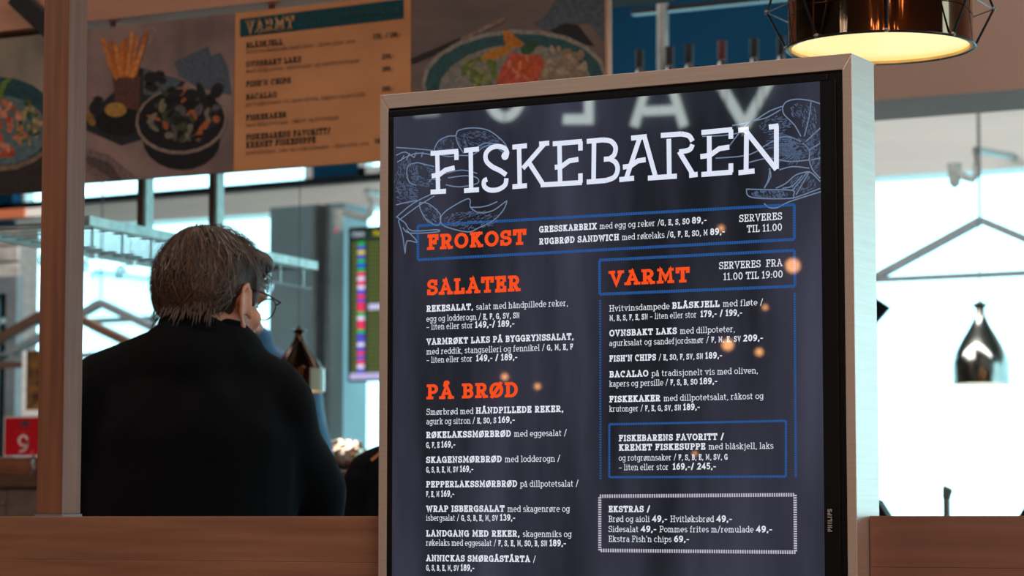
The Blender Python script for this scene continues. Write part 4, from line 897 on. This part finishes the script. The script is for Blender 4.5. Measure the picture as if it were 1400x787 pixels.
# glass rack canopy with hanging glasses
Pa = PD(112, 301, 7.2); Pb = PD(425, 364, 8.5); Pb.z = Pa.z = (Pa.z+Pb.z)/2
Pc = PD(545, 427, 10.4); Pc.z = Pb.z
rk = thing('glass_rack', 'pale steel hanging glass rack running behind the man\'s head', 'rack', Pa)
PALE = mat('pale_steel', (196, 222, 218), .4, metal=.3)
MB().beam(Pa, Pb, .05, .026).build('front_rail', PALE, rk)
dv = (Pb-Pa).normalized(); sv = Vector((-dv.y, dv.x, 0))*.45
MB().beam(Pa+sv, Pb+sv, .03, .02).build('back_rail', PALE, rk)
MB().beam(Pb-dv*.0, Pb+sv, .04, .024).build('end_rail', M['greymetal'], rk)
MB().beam(Pa-Vector((0, 0, .075)), Pb-Vector((0, 0, .075)), .012, .008).build('lower_rod', M['greymetal'], rk)
for i in range(9):
    q = Pa+(Pb-Pa)*(.04+i*.115); MB().beam(q, q-Vector((0, 0, .075)), .006, .006).build('strut', PALE, rk)
for i in range(18):
    q = Pa+(Pb-Pa)*(i+.5)/18; MB().beam(q, q+sv, .006, .006).build('cross_wire', M['greymetal'], rk)
def hanger(px, y0, label):
    # post from ceiling down to the rail
    best = min((abs((CX+F*0)-0), 0) for _ in (0,)); t0 = None
    for i in range(200):
        q = Pa+(Pb-Pa)*i/199; v = R_CAM.transposed() @ (q-Vector((0, 0, CH))); x = CX+F*v.x/-v.z
        if x >= px: t0 = q; break
    MB().box(t0.x-.018, t0.x+.002, t0.y-.012, t0.y+.028, t0.z, CEIL).build('hanger_post', M['wood_dark'], rk)
    MB().box(t0.x+.0021, t0.x+.012, t0.y-.010, t0.y+.026, t0.z, CEIL).build('hanger_lit_face', PALE, rk)  # pale strip puts the light on the post's right face into colour
hanger(196, 0, ''); hanger(293, 0, '')
tag(MB().beam(Vector((0, 0, 0)), Pc-Pb, .035, .03).build('rack_arm', M['wood_dark'], loc=Pb), 'brown slanting bar running from the glass rack behind the display', 'bar')
WG = gm.copy(); WG.name = 'drinking_glass'; [setattr(x.inputs[0], 'default_value', .3) for x in WG.node_tree.nodes if x.type == 'MIX_SHADER']
gproto = None
for i in range(11):
    q = Pa+(Pb-Pa)*(.17+i*.077)+sv*(.25+.5*(i % 2)); q = Vector((q.x, q.y, Pa.z-.004))
    if gproto is None:
        gproto = MB().lathe(q, [(a_*.5, b__*.42) for a_, b__ in [(.001, 0), (.033, -.001), (.033, -.003), (.005, -.008), (.004, -.075), (.03, -.105), (.038, -.14), (.033, -.185), (.031, -.185), (.036, -.14), (.028, -.108), (.001, -.082)]], 20).build('wine_glass', WG, loc=q, smooth=True); g_ = gproto
    else: g_ = gproto.copy(); COL.objects.link(g_); g_.location = q
    tag(g_, 'small clear glass hanging upside down from the rack, %s from the post' % ['first', 'second', 'third', 'fourth', 'fifth', 'sixth', 'seventh', 'eighth', 'ninth', 'tenth', 'eleventh'][i], 'glass', 'wine glasses hanging from the rack')

# pipe-like spot brackets under the header
def bracket(pts, Y, label, r=.022):
    P3 = [PY(x, y, Y) for x, y in pts]; P3[-1] = Vector((P3[-1].x, YW-.03, P3[-1].z)); t = thing('spot_bracket', label, 'spotlight', P3[-1])
    MB().tube([tuple(p_) for p_ in P3], r, 10).build('bent_arm', PALE2, t, smooth=True)
    a = P3[0]; MB().lathe((a.x, a.y, a.z-.1), [(.012, 0), (.03, .02), (.04, .13)], 16, True, True).build('lamp_head', PALE2, t, smooth=True)
    return t, a
PALE2 = mat('pale_grey_metal', (170, 172, 168), .5)
YK = 13.2
bracket([(1305, 231), (1320, 243), (1331, 246), (1335, 240), (1335, 228), (1334, 205), (1326, 190)], YK, 'bent metal spotlight bracket under the white beam at right', .02)
tb_, a = bracket([(463, 293), (472, 290), (500, 298), (507, 292), (509, 276), (500, 262), (480, 255)], YK, 'bent metal spotlight bracket with a red light, left of the display', .022)
MB().sphere((a.x, a.y-.03, a.z-.1), .011, 10).build('red_light', emat('red_light', (220, 60, 70), .8), tb_)
# diagonal grey roof struts in the clerestory
for a, b_, lb in (((340, 236), (430, 258), 'grey slanting strut against the blue wall, above the header'), ((425, 226), (378, 250), 'pale slanting strut against the blue wall, crossing the darker strut'), ((128, 257), (192, 273), 'thin teal strut inside the clerestory window right of the post')):
    A = PY(*a, YW-.25); B_ = PY(*b_, YW-.25)
    tag(MB().beam(Vector((0, 0, 0)), B_-A, .02, .03).build('roof_strut', M['greymetal'], loc=A), lb, 'strut')

# departures screen
YD = 13.2
dx0 = PY(475.5, 400, YD).x; dx1 = dx0+.62; dz1 = PY(475, 311, YD).z; dz0 = PY(475, 522, YD).z
dp = thing('departures_screen', 'portrait departures screen with yellow-green rows beside the display', 'screen', (dx0, YD, dz0))
MB().box(dx0, dx1, YD, YD+.06, dz0, dz1, .004).build('housing', M['black'], dp)
ds = MB().box(dx0+.02, dx1-.02, YD-.002, YD, dz0+.01, dz1-.02).build('screen', emat('departure_dark', (38, 52, 40), 1.0), dp)
mb = MB(); text(mb, [('Avgang', 'B')], 481, 323.5, 498, 8, YD-.004); mb.build('heading', emat('departure_white', (170, 180, 200), 1), ds)
mb = MB(); text(mb, [('Departures', 'B')], 510, 322, 534, 8, YD-.004); mb.build('heading_second', emat('departure_yellow', (190, 180, 30), 1), ds)
cols = [(30, 170, 80), (90, 80, 200), (210, 200, 60), (90, 80, 200), (40, 180, 90), (40, 90, 220), (40, 170, 90), (240, 60, 110), (220, 215, 245), (240, 60, 110), (220, 215, 245), (90, 80, 220), (230, 60, 110), (150, 70, 190), (240, 50, 100), (240, 50, 100), (40, 180, 90), (225, 220, 245), (240, 50, 100), (240, 50, 100), (40, 180, 90), (80, 70, 210), (100, 80, 210), (225, 220, 245), (90, 80, 210), (235, 60, 120), (110, 90, 210), (240, 60, 100), (225, 220, 245), (90, 80, 210)]
lz0 = PY(495, 330, YD).z; lz1 = PY(495, 510, YD).z; nr = len(cols); rs_ = (lz0-lz1)/nr
YR = emat('departure_rows', (112, 120, 44), 1.0)
lxc = PY(495, 400, YD).x
mb = MB()
for i, cc in enumerate(cols):
    z1 = lz0-i*rs_; MB().box(lxc-.028, lxc+.02, YD-.006, YD-.004, z1-rs_*.92, z1-rs_*.08).build('airline_logo', emat('airline_colour', cc, 1.1), ds)
    for (a, c) in ((dx0+.03, dx0+.07), (dx0+.14, dx0+.25), (dx0+.29, dx0+.35), (dx0+.4, dx0+.55)):
        mb.box(a, c, YD-.0055, YD-.004, z1-rs_*.68, z1-rs_*.34)
o = mb.build('flight_rows', YR, ds); o['kind'] = 'stuff'
MB().box(dx0+.02, dx1-.02, YD-.006, YD-.004, dz0+.012, dz0+.05).build('footer_band', emat('departure_footer', (190, 180, 225), 1), ds)
MB().box(PY(505, 400, YD).x, PY(530, 400, YD).x, YD-.008, YD-.006, PY(515, 423, YD).z, PY(515, 415, YD).z).build('notice', emat('departure_notice', (205, 200, 235), 1), ds)
MB().box(dx0+.24, dx0+.3, YD+.06, YD+.12, 0, dz1).build('stand_post', M['white'], dp)

# foil-wrapped dish on a stand, right of the man
fd = PD(472, 640, 8.9)
FOIL = mat('crumpled_foil', (196, 180, 160), .2, metal=.95, rgb2=(150, 124, 100), scale=(12, 12, 12), bump=.6)
ct = thing('side_table', 'brown wooden side counter carrying the crumpled foil bowl', 'table', (fd.x, fd.y, 0))
zc_ = PD(472, 644, 8.9).z
MB().box(fd.x-.12, fd.x+.45, fd.y-.12, fd.y+.4, zc_-.04, zc_, .004).build('table_top', M['wood_dark'], ct)
MB().box(fd.x-.1, fd.x+.43, fd.y-.1, fd.y+.36, .1, zc_-.04).build('cabinet', mat('tan_cabinet', (150, 122, 104), .6), ct)
MB().box(fd.x-.08, fd.x+.4, fd.y-.06, fd.y+.34, 0, .1).build('plinth', M['black'], ct)
bm = bmesh.new(); bmesh.ops.create_icosphere(bm, subdivisions=4, radius=1)
for v in bm.verts:
    v.co = Vector((v.co.x*.088, v.co.y*.088, v.co.z*.066 if v.co.z > 0 else v.co.z*.03)); v.co += v.co.normalized()*(noise.noise(v.co*38)*.016+noise.noise(v.co*90)*.006)
lowz = min(v.co.z for v in bm.verts)
for v in bm.verts: v.co.z -= lowz
me = bpy.data.meshes.new('foil_bundle'); bm.to_mesh(me); bm.free(); me.materials.append(FOIL)
o = bpy.data.objects.new('foil_bundle', me); COL.objects.link(o); o.location = (fd.x, fd.y, zc_); tag(o, 'crumpled shiny foil bundle on the side counter beside the man', 'foil')

# black coat over a chair between man and display
dc = 5.5; kc = dc/F; ch = PD(530, 700, dc)
cq = thing('chair', 'chair with a black coat over its back, between the man and the display', 'chair', (ch.x, ch.y, 0), rz=YAW)
def loc_build(mb, name, m, parent, smooth=False):
    o = mb.build(name, m, smooth=smooth); o.parent = parent; return o
zz = lambda py: CH+(HOR-py)*kc
xx = lambda px: (px-530)*kc
organic('coat', [('c', (xx(497), 0, zz(642)), (xx(530), 0, zz(634)), .032, .04), ('c', (xx(530), 0, zz(634)), (xx(585), 0, zz(636)), .04, .036),
  ('c', (xx(494), .0, zz(655)), (xx(494), .01, zz(860)), .036, .05), ('c', (xx(530), -.01, zz(650)), (xx(530), -.02, zz(860)), .044, .055), ('c', (xx(575), 0, zz(650)), (xx(580), .01, zz(860)), .04, .05)], .008, JK, cq, 3, .008, 12)
mb = MB(); mb.box(xx(500), xx(580), .02, .045, .72, zz(645), .01); loc_build(mb, 'backrest', M['darkmetal'], cq)
mb = MB(); mb.box(xx(496), xx(584), .0, .36, .68, .72, .01); loc_build(mb, 'seat', M['black'], cq)
for x in (xx(500), xx(580)):
    for y in (.03, .34): mb = MB(); mb.tube([(x, y, .68), (x*1.1, y, 0)], .012, 8); loc_build(mb, 'leg', M['darkmetal'], cq)
mb = MB(); mb.beam((xx(509), -.045, zz(630)), (xx(524), -.05, zz(618)), .004, .006); loc_build(mb, 'orange_strap', mat('orange_strap', (190, 120, 80), .6), cq)

# far left: sign, block, counter, picture, beam
Ys = 6.6
A = PY(6, 622, Ys); B_ = PY(62, 570, Ys)
sg = thing('price_sign', 'red price sign with a white 9 in a clear holder, left of the post', 'sign', (A.x, Ys, A.z))
MB().box(A.x, B_.x, Ys, Ys+.003, A.z, B_.z).build('card', mat('red_card', (206, 20, 42), .4, rgb2=(200, 16, 38), spec=.4), sg)
MB().box(A.x-.008, B_.x+.005, Ys+.004, Ys+.007, A.z-.004, B_.z+.006).build('acrylic_holder', mat('clear_acrylic', (226, 236, 236), .1, alpha=.5), sg)
mb = MB(); text(mb, [('9', 'D')], 23.5, 618.5, 41, 24.5, Ys-.001); text(mb, [(',-', 'D')], 42, 618, 47, 6, Ys-.001); mb.build('price_lettering', mat('sign_white', (244, 236, 236), .5), sg)
mb = MB(); text(mb, [('ÅPENT TILBUD', 'S')] if False else [('SJOKOLADE', 'S')] if False else [('- - - - - -', 'S')], 18, 591, 48, 4, Ys-.001); mb.build('small_print', mat('sign_pink', (226, 150, 150), .5), sg)
mb = MB(); ell_px(mb, 34, 579, 6, 4.5, Ys-.001); mb.build('emblem', mat('sign_emblem', (96, 70, 92), .5), sg)
zc1 = PY(20, 650, Ys).z; zc0 = PY(20, 623, Ys).z
xcl = PY(-60, 650, Ys).x; xcr = PY(66, 650, Ys).x
tag(MB().box(xcl, xcr, Ys-.02, Ys+.15, zc1+.001, zc0-.0045, .004).build('wood_block', mat('brown_block', (140, 88, 66), .5, rgb2=(92, 58, 46), scale=(3, 3, 12)), loc=(xcl, Ys, zc1)), 'brown wooden block carrying the red price sign', 'block')
cn = thing('shop_counter', 'grey-brown shop counter under the red price sign, left of the post', 'counter', (xcl, Ys, 0))
MB().box(xcl-.6, xcr+.1, Ys-.06, Ys+.5, zc1-.035, zc1).build('worktop', M['wood_dark'], cn)
xj = PY(9, 680, Ys-.04).x
MB().box(xcl-.6, xj, Ys-.04, Ys+.48, .0, zc1-.035).build('front_panel', mat('taupe_panel', (112, 98, 90), .5), cn)
MB().box(xj+.003, xcr+.1, Ys-.04, Ys+.48, .0, zc1-.035).build('front_panel', mat('taupe_panel2', (112, 98, 90), .5), cn)
q = PY(4, 688, Ys-.045); MB().sphere((q.x, q.y, q.z), .006, 10).build('knob', M['steel'], cn, smooth=True)
q = PY(46, 640, Ys-.05); 
cm = MB(); cm.tube([PY(47, 622, Ys-.05), PY(44, 632, Ys-.05), PY(46, 640, Ys-.05), PY(42, 651, Ys-.05)], .006, 8)
tag(cm.build('chrome_clip', M['steel'], loc=None, smooth=True), 'small chrome clip on the front of the brown wooden block', 'clip')
Yo = 9.2
q0 = PY(-20, 284, Yo); q1 = PY(33, 296, Yo)
ob = thing('ceiling_beam', 'short orange-brown wooden beam with a white end, high at far left', 'beam', (q0.x, Yo, q1.z))
zz0 = PY(33, 296, Yo).z; zz1 = PY(33, 284, Yo).z
MB().box(q0.x-1.5, q1.x, Yo, Yo+.08, zz0, zz1).build('beam_body', mat('orange_wood', (196, 112, 76), .6, scale=(1, 8, 20)), ob)
MB().box(q1.x+.001, q1.x+.2, Yo+.01, Yo+.07, zz0+.001, zz1-.001).build('white_end', M['header'], ob)
MB().beam((q0.x-.2, Yo+.04, zz1), (q0.x-.2, Yo+.04, CEIL), .02, .02).build('hanger_rod', M['cord'], ob)
for a, b_, lb in (((-20, 311), (56, 302), 'thin dark rail crossing high left of the post, above the bricks'), ((-20, 350), (34, 346), 'short thin dark bar in front of the whitewashed bricks')):
    A = PY(*a, 10.2); B_ = PY(*b_, 10.2); tag(MB().beam(Vector((0, 0, 0)), Vector((B_.x-A.x, 0, 0)), .02, .016).build('dark_rail', M['darkmetal'], loc=A), lb, 'rail')
Yp = 9.6
A = PY(35, 560, Yp); B_ = PY(70, 478, Yp)
pf = thing('picture_stand', 'dark picture panel with gold flecks in a pale frame, left of the post', 'picture', (A.x, Yp, A.z))
MB().box(A.x, B_.x, Yp, Yp+.03, A.z, B_.z).build('picture', mat('dark_gold_print', (34, 26, 22), .4, rgb2=(120, 84, 44), scale=(9, 9, 9), nscale=3), pf)
MB().box(A.x-.02, B_.x+.02, Yp-.005, Yp+.03, A.z-.04, A.z-.001).build('bottom_frame', M['white'], pf)
MB().box(A.x-.02, A.x-.0005, Yp-.005, Yp+.03, A.z, B_.z).build('side_frame', M['white'], pf)
MB().box(A.x+.05, A.x+.09, Yp, Yp+.03, 0, A.z-.04).build('stand_leg', M['white'], pf)

# right: things over the ledge
Yr = 5.6
q = PY(1295, 720, Yr)
tp = thing('water_tap', 'grey upright tap with a slanted top standing behind the right ledge', 'tap', (q.x, Yr, .0))
zt_ = PY(1295, 682, Yr).z; zp_ = PY(1295, 666, Yr).z
MB().lathe((q.x, Yr, 0), [(.05, 0), (.05, .01), (.009, .02), (.0075, zt_)], 16, True, True).build('pipe', M['steel'], tp, smooth=True)
mb = MB(); N = 16
for z_, r_, sl in ((zt_, .0075, 0), (zt_+.006, .0088, 0), (zp_-.003, .0105, .006), (zp_, .008, .006)):
    for j in range(N):
        t = 2*math.pi*j/N; mb.v.append(Vector((q.x+r_*math.cos(t)+sl*.4, Yr+r_*math.sin(t), z_-sl*math.cos(t)*.6)))
for i in range(3):
    for j in range(N): mb.f.append((i*N+j, i*N+(j+1) % N, (i+1)*N+(j+1) % N, (i+1)*N+j))
mb.f.append(tuple(3*N+j for j in range(N))); mb.build('tap_head', M['greymetal'], tp, smooth=True)
def small_chair(px, top, label, Y=6.6, wd=.4):
    a = PY(px, top, Y); t = thing('chair', label, 'chair', (a.x, Y, 0), 'dark chairs behind the right ledge')
    mb = MB(); pf_ = [(-wd/2, .72), (-wd/2, a.z-.06), (-wd/2+.03, a.z-.015), (-wd/2+.08, a.z), (wd/2-.08, a.z), (wd/2-.03, a.z-.015), (wd/2, a.z-.06), (wd/2, .72)]; n = len(pf_)
    for y_ in (Y, Y+.04):
        for x, z in pf_: mb.v.append(Vector((a.x+x*(1 if z > .8 else .92), y_, z)))
    mb.f = [tuple(range(n)), tuple(range(n, 2*n))[::-1]]+[(i, (i+1) % n, n+(i+1) % n, n+i) for i in range(n)]
    mb.build('backrest', M['black'], t); MB().box(a.x-wd/2+.02, a.x+wd/2-.02, Y+.02, Y+.42, .68, .73, .01).build('seat', M['black'], t)
    for x in (-1, 1):
        for y_ in (.03, .38): MB().tube([(a.x+x*(wd/2-.04), Y+y_, .69), (a.x+x*(wd/2-.02), Y+y_, 0)], .013, 8).build('leg', M['darkmetal'], t)
small_chair(1122, 676, 'dark chair whose edge shows just right of the display frame', wd=.36 if False else .4*.95)
small_chair(1497, 672, 'dark chair at the right edge of the picture')
# black pointed pennant behind the display edge
Yn = 9.0; q = PY(1205, 424, Yn)
mb = MB(); v3 = [PY(1180, 396, Yn), PY(1216, 420, Yn), PY(1185, 455, Yn)]
mb.add(v3+[v+Vector((0, .02, 0)) for v in v3], [(0, 2, 1), (3, 4, 5), (0, 1, 4, 3), (1, 2, 5, 4), (2, 0, 3, 5)])
pn = tag(mb.build('flag_corner', M['black'], loc=v3[0]), 'small black pointed flag corner peeping out right of the display', 'flag')
MB().tube([v3[0], (v3[0].x, v3[0].y, CEIL)], .004, 6).build('cord', M['cord'], pn)

# gabled roofs outside
RF = mat('grey_roof', (120, 150, 160), .8); WL = mat('pale_house_wall', (230, 235, 235), .8)
for i, (cx_, ty, hw) in enumerate(((130, 367, 12), (146, 375, 10), (169, 373, 10), (206, 381, 9), (198, 393, 8))):
    Yg = 60+i*3; a = PY(cx_, ty, Yg); b_ = PY(cx_+hw, ty+8, Yg); hw_ = (b_.x-a.x); hh = a.z-b_.z
    lab = ['grey gabled roof outside, nearest the post', 'small grey gabled roof outside, second from the post', 'grey gabled roof outside, midway between post and man', 'grey gabled roof outside, upper one beside the man\'s hair', 'tiny grey gabled roof outside, lower one beside the man\'s hair'][i]
    t = thing('gabled_house', lab, 'house', (a.x, Yg, 0))
    mb = MB(); z0 = b_.z
    mb.add([(a.x-hw_, Yg, z0), (a.x+hw_, Yg, z0), (a.x, Yg, a.z), (a.x-hw_, Yg+3, z0), (a.x+hw_, Yg+3, z0), (a.x, Yg+3, a.z)], [(0, 1, 2), (3, 5, 4), (0, 2, 5, 3), (1, 4, 5, 2), (0, 3, 4, 1)])
    mb.build('roof', RF, t); MB().box(a.x-hw_*.9, a.x+hw_*.9, Yg+.1, Yg+2.9, 0, z0).build('walls', WL, t)
struct('ground', MB().box(-90, 60, 14.7, 120, -.3, -.12), mat('snowy_ground', (235, 238, 240), .9))

# ------------------------------------------------------------------ behind the camera: lit sign and small lamps mirrored in the screen
VY = 2*YQ+6.0
SG = thing('illuminated_sign', 'white illuminated letter sign high on the wall behind, mirrored in the display top', 'sign', (0, -6, 3.2))
sl = [[(953, 60), (1018, 172), (1080, 60)], [(867, 173), (901, 62), (935, 173)], [(805, 60), (805, 163), (770, 163)]]
SE = emat('sign_light', (225, 240, 235), 12)
def mirror_stroke(pts, w_):
    P3 = [PY(x, y, VY) for x, y in pts]; mb = MB(); ribbon(mb, [(p_.x, p_.z) for p_ in P3], w_, 0, lambda q: Vector((q.x, -6.0, q.y))); return mb
for l in sl:
    mb = mirror_stroke(l, .055)
    if l is sl[1]:
        m2 = mirror_stroke([(879, 152), (924, 150)], .05); mb.add(m2.v, m2.f)
    mb.build('letter', SE, SG)
mirror_stroke([(690+27*math.cos(t), 110+50*math.sin(t)) for t in [2*math.pi*i/24 for i in range(25)]], .055).build('letter', SE, SG)
mirror_stroke([(566, 157), (600, 155)], .03).build('letter', emat('sign_light_dim', (225, 240, 235), 5), SG)
mb = MB(); A = PY(540, 190, VY); B_ = PY(1150, 40, VY); mb.box(A.x, B_.x, -6.1, -6.03, 3.05, 3.9); mb.build('backing', mat('sign_backing', (60, 80, 80), .6), SG)
MB().box(A.x+.2, A.x+.26, -7, -6.1, 3.3, 3.36).build('bracket', M['steel'], SG); MB().box(B_.x-.26, B_.x-.2, -7, -6.1, 3.3, 3.36).build('bracket', M['steel'], SG)
GB = emat('warm_bulb', (255, 176, 110), 26)
rb_ = random.Random(4)
for _ in range(40):  # bulbs added and scattered to make warm glints in the copper shade
    q = Vector((rb_.uniform(-.5, 6.5), rb_.uniform(-5.5, -2), rb_.uniform(2.6, 4.1)))
    t = thing('reflection_bulb', 'small warm bulb added behind the viewer for glints in the caged lamp', 'lamp', q, 'bulbs added for glints in the caged lamp')
    MB().sphere(q, .06, 10).build('bulb', GB, t); MB().tube([q+Vector((0, 0, .035)), (q.x, q.y, CEIL)], .003, 6).build('cord', M['cord'], t)
for i, (x, y, r) in enumerate(((1084, 363, .035), (995, 471, .028), (1038, 481, .018), (690, 515, .016), (735, 528, .014), (986, 312, .014), (1046, 420, .012), (950, 620, .01))):
    q = PY(x, y, VY-.8); q = Vector((q.x, -5.2, q.z))
    t = thing('reflection_bulb', 'small warm pendant bulb behind the viewer, mirrored in the display', 'lamp', q, 'pendant bulbs mirrored in the display')
    MB().sphere(q, r, 12).build('bulb', GB, t); MB().tube([q+Vector((0, 0, r)), (q.x, q.y, CEIL)], .003, 6).build('cord', M['cord'], t)
